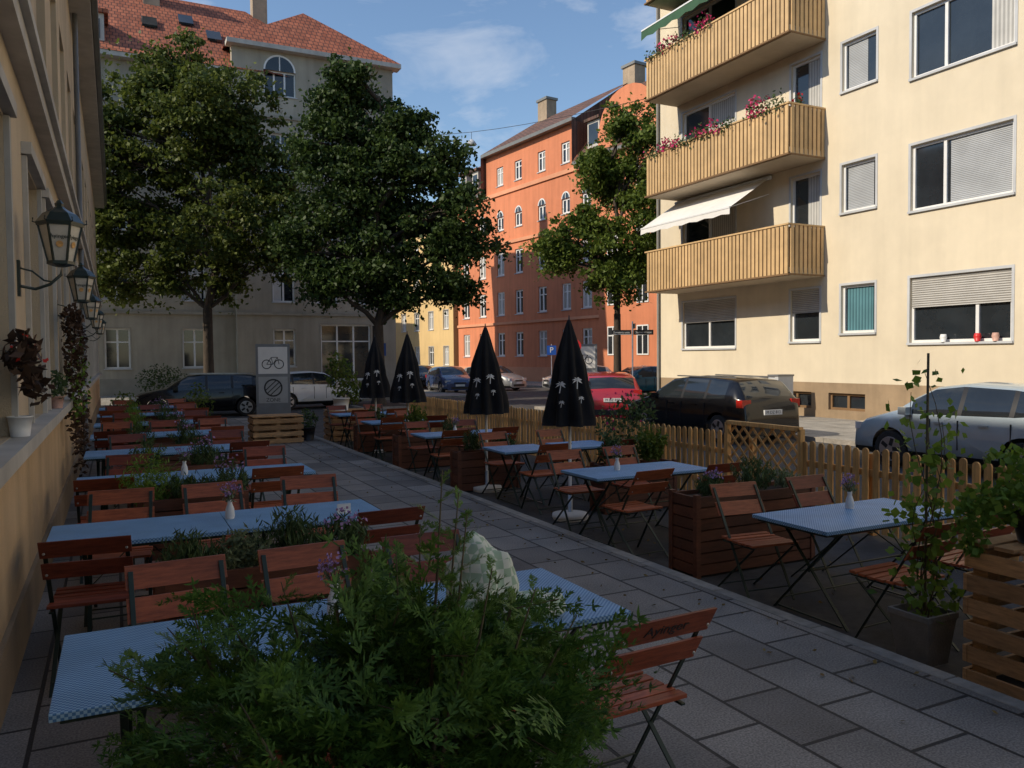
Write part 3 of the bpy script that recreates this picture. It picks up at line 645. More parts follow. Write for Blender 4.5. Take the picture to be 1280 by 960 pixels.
leftset(-.42,1.78,6.0,.74,near=(-.15,1.62),far=(.0,.7,1.45))
leftset(-.36,1.82,8.55,.72,near=(-.1,1.35),far=(.1,1.5))
for k,y in enumerate((11.1,13.6,16.1,18.8,21.4)):
    leftset(-.36,1.7,y,.72,near=(-.05,1.5) if k%2 else (1.45,),far=(.15,1.4) if k%2==0 else (.0,.7,1.45))
table_set(5.2,4.38,ZR,1.5,T15,(-.42,.42),off=.66)
table_set(5.12,7.25,ZR,1.5,T15,(-.42,.42))
table_set(4.95,9.75,ZR,.8,T08,(0,),); table_set(5.95,9.75,ZR,.8,T08,(0,))
table_set(5.1,12.2,ZR,1.5,T15,(-.42,.42)); table_set(5.1,15.2,ZR,1.5,T15,(-.42,.42)); table_set(5.1,17.7,ZR,1.5,T15,(-.42,.42))

def vase(x,y,z):
    e=empty('flower_vase',(x,y,z)); m=MB(); m.lathe((0,0,0),[(.028,0),(.034,.02),(.03,.07),(.016,.11),(.02,.135)],14,'white')
    st=[]
    for i in range(16):
        a=random.uniform(0,6.28);r=random.uniform(.02,.07);hh=random.uniform(.18,.27); st.append((r*math.cos(a),r*math.sin(a),hh)); m.tube([(0,0,.1),(r*.4*math.cos(a),r*.4*math.sin(a),.17),st[-1]],[.0015]*3,4,'stem')
    m.obj('vase',e); C=np.repeat(np.array(st),7,0)+rng.normal(0,.009,(112,3)); p=leaves(C,.016,.8); G=blob(70,(0,0,.17),(.06,.06,.06)); p2=leaves(G,.035,.35,up=.8)
    V,Fc,mi=join([p,p2]); place(numesh('flowers',V,Fc,['lilac','sage'],mi),'flowers',parent=e)
vase(.86,3.55,.75); vase(.72,6.05,.75); vase(5.3,4.55,.65); vase(4.9,7.3,.65); vase(.6,8.6,.75); vase(5.0,12.2,.65)
m=MB(); m.box(-.05,.05,-.02,.02,0,.012,'white'); m.box(-.05,.05,-.003,.003,.012,.07,'white'); m.obj('menu_card',loc=(1.5,5.85,.75))
# crumpled lace bag lying on the near table, simplified to two lumps
def crumple(name,c,r,sd):
    me=bpy.data.meshes.new(name); import bmesh as _b
    bm=_b.new(); _b.ops.create_icosphere(bm,subdivisions=4,radius=1)
    for v in bm.verts:
        p=v.co.copy(); d=1+.28*mnoise.noise(p*1.6+Vector((sd,0,0)))+.10*mnoise.noise(p*4.5+Vector((0,sd,0)))
        v.co=Vector((p.x*r[0]*d,p.y*r[1]*d,max(p.z*r[2]*d,-r[2]*.75)))
    for f in bm.faces: f.smooth=True
    bm.to_mesh(me); bm.free(); me.materials.append(M['bag']); place(me,name,c)
crumple('lace_bag',(1.42,3.2,.90),(.16,.12,.20),1.3); crumple('lace_bag',(1.62,3.08,.80),(.15,.10,.06),4.1)

# ------------------------------------------------------------------ planters
def planter(x0,x1,y0,y1,z0,h,mat='box',name='wooden_planter'):
    m=MB(); n=max(2,int(h/.105)); t=.022
    for i in range(n):
        a=z0+.02+i*(h-.02)/n; b_=a+(h-.02)/n-.012
        m.box(x0,x1,y0,y0+t,a,b_,mat);m.box(x0,x1,y1-t,y1,a,b_,mat);m.box(x0,x0+t,y0+t+.001,y1-t-.001,a,b_,mat);m.box(x1-t,x1,y0+t+.001,y1-t-.001,a,b_,mat)
    for cx in (x0-.012,x1-.038):
        for cy in (y0-.012,y1-.038): m.box(cx,cx+.05,cy,cy+.05,z0,z0+h+.01,mat)
    m.box(x0+t+.004,x1-t-.004,y0+t+.004,y1-t-.004,z0+.02,z0+h-.05,'soil')
    m.obj(name)
def herb(name,x,y,z,r,h,mat,n=700,L=.07,asp=.16,up=1.2,fl=None):
    k=max(10,n//22); P=[]
    for i in range(k):
        a=random.uniform(0,6.28);q=random.uniform(0,1)**.6; bx,by=q*r*.45*math.cos(a),q*r*.45*math.sin(a); tx,ty=q*r*math.cos(a)+random.gauss(0,.02),q*r*math.sin(a)+random.gauss(0,.02); hh=h*(1-.45*q*q)*random.uniform(.75,1.1)
        t=rng.uniform(.15,1,(n//k,1)); P.append(np.array([x+bx,y+by,z])*(1-t)+np.array([x+tx,y+ty,z+hh])*t+rng.normal(0,.012,(n//k,3)))
    P=np.concatenate(P); parts=[leaves(P,L,asp,up=up)]; ms=[mat]
    if fl:
        q=P[P[:,2]>z+h*.62][::3]; 
        if len(q)>3: q=q+np.array([0,0,.04]); parts.append(leaves(q,.03,.7)); ms.append(fl)
    V,Fc,mi=join(parts); place(numesh(name,V,Fc,ms,mi),name)
PH=.72; PZ=PH-.05
planter(.18,1.36,4.72,5.06,0,PH)
herb('rosemary_plant',.36,4.88,PZ,.19,.25,'herb',1100,.06); herb('santolina_plant',.64,4.88,PZ,.17,.22,'sage',1300,.045,.3,.8); herb('rosemary_plant',.95,4.88,PZ,.2,.34,'herb',1500,.06); herb('lavender_plant',1.24,4.88,PZ,.19,.26,'herb',1000,fl='lilac')
planter(.2,1.0,7.2,7.5,0,PH+.03); herb('fennel_plant',.22,7.35,PZ,.26,.5,'vine',1500,.05,.2,.8); herb('rosemary_plant',.5,7.35,PZ,.18,.26,'herb',900); herb('lavender_plant',.85,7.35,PZ,.2,.36,'herb',900,fl='lilac')
for i,y in enumerate((9.75,12.3,14.8,17.4,20)):
    planter(.1,1.2,y-.15,y+.15,0,PH); herb('rosemary_plant',.3,y,PZ,.22,.36,rnd(['herb','vine']),700,.07); herb('lavender_plant',.9,y,PZ,.24,.34,'herb',700,.07,fl='lilac')
planter(4.62,6.05,5.62,6.0,ZR,.74); herb('lavender_plant',4.95,5.8,.6,.2,.2,'herb',900,fl='lilac'); herb('rosemary_plant',5.45,5.8,.6,.24,.33,'herb',1500,.06); herb('thyme_plant',5.85,5.8,.6,.16,.18,'sage',700,.04,.3)
planter(5.5,6.6,8.45,8.8,ZR,.62); herb('box_plant',5.7,8.6,.5,.2,.42,'herb',1300,.05,.5,.3); herb('box_plant',6.3,8.6,.5,.24,.5,'leafC',1300,.06,.5,.3)
planter(4.5,5.5,10.85,11.15,ZR,.6); herb('rosemary_plant',4.8,11,.48,.2,.36,'herb',800); herb('geranium_plant',5.3,11,.48,.2,.26,'herb',800,.05,.5,.3,fl='rose')
planter(4.5,6.0,13.6,13.95,ZR,.6); herb('rosemary_plant',4.9,13.8,.48,.25,.6,'leafC',1100,.07,.4); herb('rosemary_plant',5.6,13.8,.48,.2,.36,'herb',800)
planter(4.5,6.0,16.3,16.6,ZR,.6); herb('box_plant',4.9,16.45,.48,.25,.4,'herb',900,.07,.4)

def pallet_box(name,x0,x1,y0,y1,z0,h,mat='pallet'):
    m=MB(); n=int(round(h/.145))
    for i in range(n):
        a=z0+.01+i*h/n; b_=a+.098
        j=lambda: random.uniform(-.006,.006)
        m.box(x0+j(),x0+.022,y0+.024,y1-.024,a,b_,mat); m.box(x1-.022,x1+j(),y0+.024,y1-.024,a,b_,mat); m.box(x0,x1,y0+j(),y0+.022,a+.002,b_+.002,mat); m.box(x0,x1,y1-.022,y1+j(),a+.002,b_+.002,mat)
    for cx in (x0+.03,(x0+x1)/2-.05,x1-.13):
        for cy in (y0+.03,(y0+y1)/2-.05,y1-.13): m.box(cx,cx+.09,cy,cy+.09,z0,z0+h-.02,mat)
    k=6
    for i in range(k):
        a=y0+i*(y1-y0)/k; m.box(x0+.002,x1-.002,a+.004,a+(y1-y0)/k-.03,z0+h,z0+h+.022,mat)
    m.obj(name)
pallet_box('pallet_planter',4.52,5.7,2.15,3.05,ZR,.86)
def potted(name,x,y,z,pr,ph,mat='dark'):
    m=MB(); m.lathe((x,y,z),[(pr*.78,0),(pr,ph*.93),(pr*1.06,ph*.93),(pr*1.06,ph),(pr*.9,ph),(pr*.88,ph*.93)],20,mat); m.lathe((x,y,z),[(pr*.9,ph*.9),(pr*.1,ph*.92)],16,'soil'); m.obj(name)
potted('plant_pot',4.85,2.78,.785,.17,.2); potted('plant_pot',5.3,2.85,.785,.17,.2)
def foliage(name,blobs,mat,size,asp=.6,up=.0,extra=None):
    parts=[leaves(np.concatenate([blob(n,c,r) for (n,c,r) in blobs]),size,asp,up=up)];ms=[mat]
    if extra: parts.append(leaves(np.concatenate([blob(n,c,r) for (n,c,r) in extra[0]]),extra[2],.8)); ms.append(extra[1])
    V,Fc,mi=join(parts); return place(numesh(name,V,Fc,ms,mi),name)
foliage('trailing_plant',[(420,(4.85,2.78,1.08),(.26,.26,.12)),(300,(4.66,2.95,1.0),(.18,.2,.14)),(160,(4.5,3.0,.86),(.08,.12,.16)),(350,(5.3,2.85,1.12),(.28,.25,.16)),(150,(4.8,2.9,1.25),(.2,.2,.1))],'vine',.055,.7)
m=MB(); px,py=4.66,3.42
m.lathe((px,py,ZR),[(.15,0),(.2,.3),(.21,.3),(.21,.34),(.18,.34),(.17,.29)],4,'pot',smooth=False,rot=R(45)); m.lathe((px,py,ZR),[(.19,.28),(.02,.285)],4,'soil',smooth=False,rot=R(45)); m.obj('grey_plant_pot',bev=.006)
m=MB(); m.cyl((px+.02,py,ZR+.2),(px+.06,py+.02,1.9),.009,.008,6,'stem')
stk=[]
for s in range(6):
    pts=[];a=random.uniform(0,6.28)
    hh=[1.5,1.2,1.62,1.0,.8,1.3][s]
    for i in range(9):
        t=i/8; pts.append((px+.03+.08*math.cos(a+t*5)*(.4+t),py+.08*math.sin(a+t*5)*(.4+t),ZR+.25+t*hh)); 
    m.tube(pts,[.006-.0005*i for i in range(9)],5,'stem'); stk+=pts[1:]
C=np.repeat(np.array(stk),10,0)+rng.normal(0,1,(len(stk)*10,3))*np.array([.085,.085,.05])
V,Fc=leaves(C,.06,.85,up=-.3); e=empty('grape_vine'); m.obj('stems',e); place(numesh('leaves',V,Fc,['vine']),'leaves',parent=e)
pallet_box('pallet_bench',2.7,3.8,18.3,19.1,0,.6); pallet_box('pallet_planter',4.6,5.6,18.9,19.8,ZR,.72)
potted('white_plant_pot',4.9,19.2,.64,.2,.3,'white'); foliage('laurel_bush',[(500,(4.9,19.2,1.45),(.4,.4,.5)),(250,(5.3,19.4,1.1),(.3,.3,.35)),(200,(4.75,19.1,1.75),(.25,.25,.35))],'leafC',.1,.5)
potted('plant_pot',4.0,18.8,0,.17,.3); foliage('small_shrub',[(260,(4.0,18.8,.5),(.24,.24,.25))],'herb',.08,.5)
foliage('climbing_shrub',[(450,(6.7,9.9,.75),(.35,.4,.55)),(250,(6.8,9.6,1.1),(.3,.3,.3))],'herb',.08,.5,extra=([(40,(6.7,9.8,1.1),(.35,.35,.35))],'pink',.05))
foliage('terrace_shrub',[(350,(2.0,22.9,.7),(.4,.4,.6)),(300,(.2,23.2,.6),(.4,.4,.5))],'leafC',.1,.5)

# ------------------------------------------------------------------ picket fence
def picket(m,x,y,z0,h,w=.075,t=.02):
    n=5; pts=[(y-w/2,z0),(y+w/2,z0)]+[(y+w/2*math.cos(math.pi*i/n),z0+h-w/2+w/2*math.sin(math.pi*i/n)) for i in range(n+1)]
    i0=len(m.v);k=m.mi('fence');N_=len(pts)
    for xx in (x,x+t): m.v+=[(xx,a,b_) for a,b_ in pts]
    m.f.append(tuple(range(i0,i0+N_)));m.f.append(tuple(range(i0+N_,i0+2*N_)))
    for i in range(N_): j=(i+1)%N_; m.f.append((i0+i,i0+j,i0+N_+j,i0+N_+i))
    m.m+=[k]*(N_+2);m.s+=[False]*(N_+2)
m=MB(); XF=7.35; y=.6
while y<21.5:
    if not (7.0<y<8.3):
        picket(m,XF+random.uniform(-.006,.006),y+random.uniform(-.006,.006),ZR+.05,.92+random.uniform(-.015,.015))
    y+=.125
for (a,c) in ((.5,6.95),(8.35,21.6)):
    for z in (.12,.56): m.box(XF+.026,XF+.06,a,c,z,z+.07,'fence')
y=.5
while y<21.6: m.box(XF+.061,XF+.13,y,y+.07,ZR,.8,'fence'); y+=1.85
m.obj('picket_fence')
m=MB()
ya,yb,za,zb=7.02,8.3,-.02,1.0
for (p,q) in (((ya,za),(ya,zb)),((yb,za),(yb,zb)),((ya,za),(yb,za)),((ya,zb),(yb,zb))): m.beam((XF,p[0],p[1]),(XF,q[0],q[1]),.05,.07,'fence',up=(1,0,0))
Wd,Hd=yb-ya,zb-za
k=-Hd
while k<Wd:
    a0=max(k,0);z0=a0-k;a1=min(k+Hd,Wd);z1=a1-k
    if a1-a0>.03:
        m.beam((XF-.012,ya+a0,za+z0),(XF-.012,ya+a1,za+z1),.03,.01,'fence',up=(1,0,0)); m.beam((XF+.012,yb-a0,za+z0),(XF+.012,yb-a1,za+z1),.03,.01,'fence',up=(1,0,0))
    k+=.17
m.obj('lattice_panel')

# ------------------------------------------------------------------ closed parasols
def parasol(x,y,ph=0):
    e=empty('closed_parasol',(x,y,ZR)); m=MB()
    m.lathe((0,0,0),[(.21,0),(.225,.03),(.22,.07),(.06,.085),(.04,.09)],28,'whitecloth'); m.cyl((0,0,.08),(0,0,.3),.03,.03,12,'chrome'); m.cyl((0,0,.25),(0,0,2.42),.019,.019,12,'white')
    m.obj('base_and_pole',e)
    c=MB(); fold=lambda a,z: 1+ (.2 if z<2.1 else .08)*math.cos(8*a+z*1.2+ph)+.06*math.sin(3*a+z*5+ph*2)+.03*math.sin(17*a+z*9)
    c.lathe((0,0,0),[(.29,1.16),(.285,1.26),(.26,1.42),(.22,1.58),(.20,1.66),(.195,1.74),(.17,1.9),(.125,2.1),(.08,2.25),(.04,2.38),(.02,2.44),(.0,2.45)],72,'black',fold=fold)
    c.cyl((0,0,2.44),(0,0,2.5),.012,.006,8,'dark')
    c.obj('canopy',e)
    p=MB()
    for ang in (-142,-98,-10,80):
        a=R(ang); n=Vector((math.cos(a),math.sin(a),.2)).normalized(); X=Vector((0,0,1)).cross(n).normalized(); Y=n.cross(X)
        for (zc,rr,sz,ox) in ((1.66,.262,.085,-.01),(1.45,.312,.05,.02)):
            O=Vector((math.cos(a)*rr,math.sin(a)*rr,zc+(.05 if ang==-98 else 0)))+X*ox
            def q(pts): p.face([O+X*(u*sz)+Y*(v*sz) for u,v in pts],'whitecloth')
            q([(-.16,-1.2),(.0,-1.2),(.12,0),(-.02,0)])
            for t in (20,65,115,160,205,-25):
                ta=R(t); u,v=math.cos(ta),math.sin(ta)*.8; q([(0.03,0),(u*.4-v*.14,v*.4+u*.14+.1),(u*.85,v*.85-.15),(u*.4+v*.14,v*.4-u*.14+.02)])
    p.obj('print',e)
parasol(4.98,8.45,0); parasol(4.95,10.85,1.3); parasol(4.95,14.4,2.2); parasol(4.95,16.5,3.4)

# ------------------------------------------------------------------ cars
def car_mesh(paint,kind='estate'):
    m=MB(); g='glass'
    if kind=='estate':
        st=[(0,.58,.50,.80),(.06,.70,.62,.88),(.35,.84,.77,.95),(.95,.97,.91,.99),(1.15,1.0,.94,1),(1.45,1.21,.95,1),(1.85,1.43,.96,1),(2.38,1.49,.97,1),(2.46,1.49,.97,1),(3.22,1.48,.99,1),(3.30,1.48,.99,1),(3.92,1.44,1.02,.985),(4.14,1.40,1.02,.97),(4.42,1.05,1.0,.95),(4.50,.92,.86,.93),(4.55,.55,.5,.88)]; L=4.55; ws=(1.15,1.85); rw=(4.14,4.42); pil=[(2.38,2.46),(3.22,3.30)]; sg=(1.45,3.92)
    else:
        st=[(0,.58,.50,.80),(.06,.70,.62,.88),(.3,.84,.77,.95),(.8,.98,.92,.99),(.95,1.02,.95,1),(1.25,1.24,.96,1),(1.62,1.44,.97,1),(2.1,1.5,.98,1),(2.18,1.5,.98,1),(2.95,1.47,1.0,1),(3.03,1.46,1.0,1),(3.42,1.41,1.04,.98),(3.6,1.36,1.04,.97),(3.9,1.03,1.0,.95),(3.98,.9,.85,.93),(4.02,.55,.5,.88)]; L=4.02; ws=(.95,1.62); rw=(3.6,3.9); pil=[(2.1,2.18),(2.95,3.03)]; sg=(1.25,3.42)
    rings=[]
    for (x,top,belt,wf) in st:
        W=.9*wf; cab= ws[0]<x<rw[1]
        p1z=min(.32,belt*.5); p2z=belt*.63
        if cab: p3=(W*.965,belt); p4=(W*.965-(top-belt-.06)*.45,top-.055); p5=(p4[0]-.075,top-.012); c=top+.015
        else: p3=(W*.965,belt); p4=(W*.90,top-.02); p5=(W*.78,top); c=top+.025
        half=[(W*.84,.2),(W*.975,p1z),(W,p2z),p3,p4,p5]
        ring=[(L/2-x,yy,z) for yy,z in half]+[(L/2-x,0,c)]+[(L/2-x,-yy,z) for yy,z in reversed(half)]
        rings.append(ring)
    i0=len(m.v)
    for r in rings: m.v+=r
    K=13
    mp,mg,md=m.mi(paint),m.mi(g),m.mi('dark')
    for i in range(len(rings)-1):
        xa,xb=st[i][0],st[i+1][0]
        for j in range(K):
            a=i0+i*K+j;b_=i0+i*K+(j+1)%K; m.f.append((a,b_,b_+K,a+K)); mat=mp
            if j in (3,8) and xa>=sg[0]-1e-3 and xb<=sg[1]+1e-3: mat=md if (xa,xb) in pil else mg
            if j in (5,6) and ((xa>=ws[0]-1e-3 and xb<=ws[1]+1e-3) or (xa>=rw[0]-1e-3 and xb<=rw[1]+1e-3)): mat=mg
            if j in (0,11,12): mat=md
            m.m.append(mat); m.s.append(j not in (12,))
    m.f.append(tuple(i0+j for j in range(K)));m.m.append(mp);m.s.append(False); e=i0+(len(rings)-1)*K; m.f.append(tuple(e+j for j in range(K)));m.m.append(mp);m.s.append(False)
    wx=(L/2-.86,-(L/2-.84))
    body=m.mesh('body')
    bo=bpy.data.objects.new('tmpbody',body); COL.objects.link(bo)
    cm=MB(); 
    for x in wx:
        for s in (-1,1): cm.tube([(x,s*.60,.33),(x,s*1.2,.33)],[.375,.375],28,'dark')
    co=cm.obj('tmpcut')
    try:
        md_=bo.modifiers.new('b','BOOLEAN'); md_.operation='DIFFERENCE'; md_.object=co; md_.solver='EXACT'
        bpy.context.view_layer.update(); dg=bpy.context.evaluated_depsgraph_get(); nb=bpy.data.meshes.new_from_object(bo.evaluated_get(dg))
        if len(nb.polygons)>50: body=nb
    except Exception as ex: print('bool',ex)
    bpy.data.objects.remove(bo); bpy.data.objects.remove(co)
    d=MB()
    for x in wx:
        for s in (-1,1):
            y0_,y1_=s*.66,s*.87
            d.tube([(x,y0_,.32),(x,y0_+s*.02,.32),(x,y1_-s*.02,.32),(x,y1_,.32)],[.29,.32,.32,.29],26,'rubber'); d.tube([(x,y1_,.32),(x,y1_+s*.004,.32)],[.215,.21],22,'alloy')
            for k in range(5):
                an=2*math.pi*k/5; 
                d.beam((x+.06*math.cos(an+.6),y1_+s*.006,.32+.06*math.sin(an+.6)),(x+.19*math.cos(an+.6),y1_+s*.006,.32+.19*math.sin(an+.6)),.07,.004,'dark',up=(0,1,0))
    e_=-L/2; f_=L/2
    for s in (-1,1):
        y0_,y1_=sorted((s*.60,s*.855))
        d.box(e_+.05,e_+.24,y0_,y1_,.83,1.0,'redlight'); d.box(f_-.32,f_-.07,*sorted((s*.50,s*.80)),.62,.75,'headl')
        d.box(f_-ws[0]-.35,f_-ws[0]-.2,*sorted((s*.88,s*1.04)),.95,1.08,paint); 
        for q in (.43,.62): d.box(f_-L*q-.16,f_-L*q,*sorted((s*.895,s*.915)),.83,.855,paint)
        for q in (ws[1]+.02,pil[0][0]+.04,pil[1][0]+.05): d.box(f_-q-.006,f_-q+.006,*sorted((s*.87,s*.9035)),.42,.9,'dark')
    d.box(e_-.012,e_+.06,-.26,.26,.66,.77,'white'); d.box(e_-.03,e_+.05,-.72,.72,.28,.44,'dark'); d.box(f_-.02,f_+.02,-.26,.26,.42,.53,'white'); d.box(f_-.05,f_+.012,-.5,.5,.27,.40,'dark'); d.box(f_-.08,f_+.008,-.35,.35,.56,.64,'dark')
    if kind=='estate':
        for s in (-1,1): d.beam((f_-1.95,s*.60,1.50),(f_-4.0,s*.58,1.48),.03,.03,'chrome')
    ft=d.mesh('fittings')
    mt=Matrix.Translation((e_-.0135,0,.715))@Matrix((( 0,0,-1,0),(-1,0,0,0),(0,1,0,0),(0,0,0,1)))
    return body,ft,L,mt
def car(name,paintm,kind,x,y,ang,z=ZR,plate=False):
    key=(paintm,kind)
    if key not in CARS: CARS[key]=car_mesh(paintm,kind)
    bd,ft,L,mt=CARS[key]; e=empty(name,(x,y,z)); e.rotation_euler.z=R(ang); place(bd,'body',parent=e); place(ft,'wheels_and_lights',parent=e)
    if plate: t=text('M DZ 813',.10,'dark',None,Matrix.Identity(4),'plate_text'); t.parent=e; t.matrix_local=mt
    return e
CARS={}
M['cblack']=pm('car_black',(.006,.0065,.009),.25,.05,2,coat=.5,big=.02,spec=.3); M['csilver']=pm('car_silver',(.42,.50,.55),.35,.05,2,metal=.35,coat=1.,big=.02); M['cred']=pm('car_red',(.38,.02,.03),.25,.05,2,coat=1.,big=.02)
M['cwhite']=pm('car_white',(.62,.63,.64),.3,.05,2,coat=.8,big=.02)
M['cteal']=pm('car_teal',(.03,.15,.2),.25,.05,2,coat=1.,big=.02); M['cblue']=pm('car_blue',(.03,.06,.16),.25,.05,2,coat=1.,big=.02); M['cgrey']=pm('car_grey',(.35,.36,.38),.3,.05,2,metal=.4,coat=1.,big=.02)
car('parked_car','cblack','estate',13.1,15.6,90,plate=True); car('parked_car','csilver','hatch',13.1,8.5,90); car('parked_car','cred','hatch',13.9,21.3,62,plate=True)
car('parked_car','cteal','hatch',23.2,32.4,180); car('parked_car','cgrey','hatch',20.3,43.5,-65); car('parked_car','cblue','hatch',16.9,42.0,-95); car('parked_car','cblack','hatch',18.2,50.5,-90)
car('parked_car','cblack','estate',2.7,30.2,178); car('parked_car','cwhite','hatch',7.0,32.6,10); car('parked_car','cgrey','hatch',24.3,40.2,170); car('parked_car','cwhite','hatch',-1.2+.2,33.6,178) if False else None

# ------------------------------------------------------------------ signs and street furniture
def board(x,y,rz):
    e=empty('info_board',(x,y,0)); m=MB(); w=.55
    m.box(-w,w,-.06,.06,.02,.3,'signgray'); m.box(-w,w,-.05,.05,.3,2.4,'signgray')
    m.box(-w+.08,w-.08,-.056,-.0505,1.4,2.3,'whitecloth'); m.box(-w+.08,w-.08,-.056,-.0505,.42,1.3,'signface'); m.obj('board',e)
    d=MB()
    def ring(cx,cz,r,t,mat,n=24):
        for i in range(n):
            a0,a1=2*math.pi*i/n,2*math.pi*(i+1)/n
            d.face([(cx+r*math.cos(a0),-.059,cz+r*math.sin(a0)),(cx+r*math.cos(a1),-.059,cz+r*math.sin(a1)),(cx+(r-t)*math.cos(a1),-.059,cz+(r-t)*math.sin(a1)),(cx+(r-t)*math.cos(a0),-.059,cz+(r-t)*math.sin(a0))],mat)
    ring(-.2,1.72,.16,.03,'dark'); ring(.2,1.72,.16,.03,'dark')
    for a,b_ in (((-.2,1.72),(-.05,1.95)),((-.05,1.95),(.15,1.95)),((.15,1.95),(.2,1.72)),((-.05,1.95),(.0,1.72)),((.0,1.72),(.15,1.95)),((-.2,1.72),(0,1.72))): d.beam((a[0],-.06,a[1]),(b_[0],-.06,b_[1]),.02,.004,'dark',up=(0,1,0))
    ring(0,.93,.3,.05,'dark')
    for o in (-.08,0,.08): d.beam((-.19+o,-.06,.75-o),(.19+o,-.06,1.11-o),.03,.004,'dark',up=(0,1,0))
    d.obj('print',e); mt=Matrix.Translation((0,-.06,.52))@Matrix.Rotation(R(90),4,'X'); text('ZONE',.17,'dark',e,mt)
    e.rotation_euler.z=rz
board(4.75,27.6,R(-12)); board(17.5,28.5,R(-30))
def pole_sign(name,x,y,h,parts,rz=0):
    e=empty(name,(x,y,0)); m=MB(); m.cyl((0,0,-.1),(0,0,h),.03,.03,10,'chrome'); m.obj('pole',e)
    for p in parts(e): pass
    e.rotation_euler.z=rz; return e
def p_names(e):
    m=MB(); m.box(-.85,-.05,-.015,.0,2.75,2.95,'dark'); m.box(.03,.06,-.4,.4,3.0,3.2,'dark'); m.box(.04,.85,-.015,0,2.75,2.95,'dark'); m.box(-.84,-.06,-.018,-.0155,2.76,2.775,'white'); m.obj('plates',e)
    for xx in (-.45,.45): text('Senserstrasse',.12,'white',e,Matrix.Translation((xx,-.02,2.85))@Matrix.Rotation(R(90),4,'X'))
    yield 1
pole_sign('street_name_sign',18.9,27.0,3.3,p_names,R(-26))
def p_park(e):
    m=MB(); m.box(-.3,.3,-.045,-.031,2.0,2.6,'trafblue'); m.obj('plate',e); text('P',.5,'white',e,Matrix.Translation((0,-.05,2.3))@Matrix.Rotation(R(90),4,'X')); yield 1
pole_sign('parking_sign',25.2,45,2.7,p_park,R(-28)); pole_sign('parking_sign',11.3,36.9,2.7,p_park,R(-15))
def p_noentry(e):
    m=MB(); m.tube([(0,-.05,2.3),(0,-.032,2.3)],[.3,.3],28,'trafred'); m.box(-.2,.2,-.055,-.051,2.25,2.35,'white'); m.obj('plate',e); yield 1
pole_sign('no_entry_sign',16.6,27.8,2.7,p_noentry,R(-28))
for yy,hh in ((18.6,1.15),(17.9,1.25)):
    m=MB(); m.box(-.3,.3,-.2,.2,.0,hh,'gfr'); m.box(-.32,.32,-.22,.22,hh,hh+.05,'signgray'); m.box(-.304,-.301,-.16,.16,.2,hh-.1,'trim'); m.obj('utility_cabinet',loc=(17.9,yy,0))
m=MB(); A=Vector((8,47.1,15.5));B=Vector((19,26,12)); 
pts=[A.lerp(B,t/16)-Vector((0,0,1.2*math.sin(math.pi*t/16))) for t in range(17)]; m.tube(pts,[.012]*17,5,'dark'); c=pts[10]; m.cyl(c,c-Vector((0,0,.35)),.01,.01,6,'dark'); m.lathe((c.x,c.y,c.z-.6),[(.2,0),(.24,.03),(.16,.16),(.06,.26)],20,'gfr'); m.obj('hanging_street_lamp')

def bike_mesh():
    m=MB()
    def ring(cx,cz,r,t,mat,n=22):
        pts=[(cx+r*math.cos(2*math.pi*i/n),0,cz+r*math.sin(2*math.pi*i/n)) for i in range(n)]
        for i in range(n): m.beam(pts[i],pts[(i+1)%n],t,t,mat,up=(0,1,0))
    for cx in (-.52,.52):
        ring(cx,.34,.33,.03,'rubber')
        for k in range(8): a=math.pi*k/8; m.beam((cx-.32*math.cos(a),0,.34-.32*math.sin(a)),(cx+.32*math.cos(a),0,.34+.32*math.sin(a)),.004,.004,'chrome',up=(0,1,0))
    for a,b_ in (((-.52,.34),(-.18,.85)),((-.52,.34),(-.05,.3)),((-.05,.3),(-.2,.92)),((-.05,.3),(.38,.78)),((-.18,.82),(.36,.86)),((.52,.34),(.34,1.0))): m.cyl((a[0],0,a[1]),(b_[0],0,b_[1]),.017,.017,6,'cblue')
    m.box(-.32,-.08,-.07,.07,.93,.98,'dark'); m.cyl((.32,-.27,1.02),(.32,.27,1.02),.014,.014,6,'dark'); m.lathe((-.05,0,.26),[(.08,0),(.08,.01)],12,'dark'); return m.mesh('bicycle')
BK=bike_mesh()
for i,x in enumerate((6.6,7.4,9.9,10.9,12.2,13.1)): place(BK,'bicycle',(x,45.2+random.uniform(-.2,.2),0),R(random.uniform(-25,25)+ (90 if i%2 else 60)))
foliage('street_shrub',[(900,(2.2,46,.8),(1.3,.6,.9))],'leafB',.13,.6)

# ------------------------------------------------------------------ wall plants on the left
foliage('climbing_plant',[(320,(-.42,10.7,2.0),(.14,.25,.45)),(260,(-.42,11.2,1.3),(.14,.3,.5)),(180,(-.42,10.3,2.35),(.12,.25,.2)),(200,(-.42,12,.8),(.12,.4,.5))],'darkleaf',.07,.6,extra=([(220,(-.4,10.9,1.7),(.14,.3,.6))],'vine',.055))
foliage('hanging_begonia',[(150,(-.5,5.75,1.93),(.11,.26,.16)),(60,(-.45,5.9,1.75),(.1,.16,.14))],'darkleaf',.09,.45,up=-.4,extra=([(14,(-.47,5.75,1.95),(.12,.24,.16))],'rose',.035))
potted('white_plant_pot',-.55,5.95,1.42,.07,.13,'white')
potted('window_sill_pot',-.54,9.3,1.42,.07,.12,'terra'); foliage('sill_plant',[(160,(-.52,9.3,1.66),(.10,.18,.16))],'herb',.06,.4)

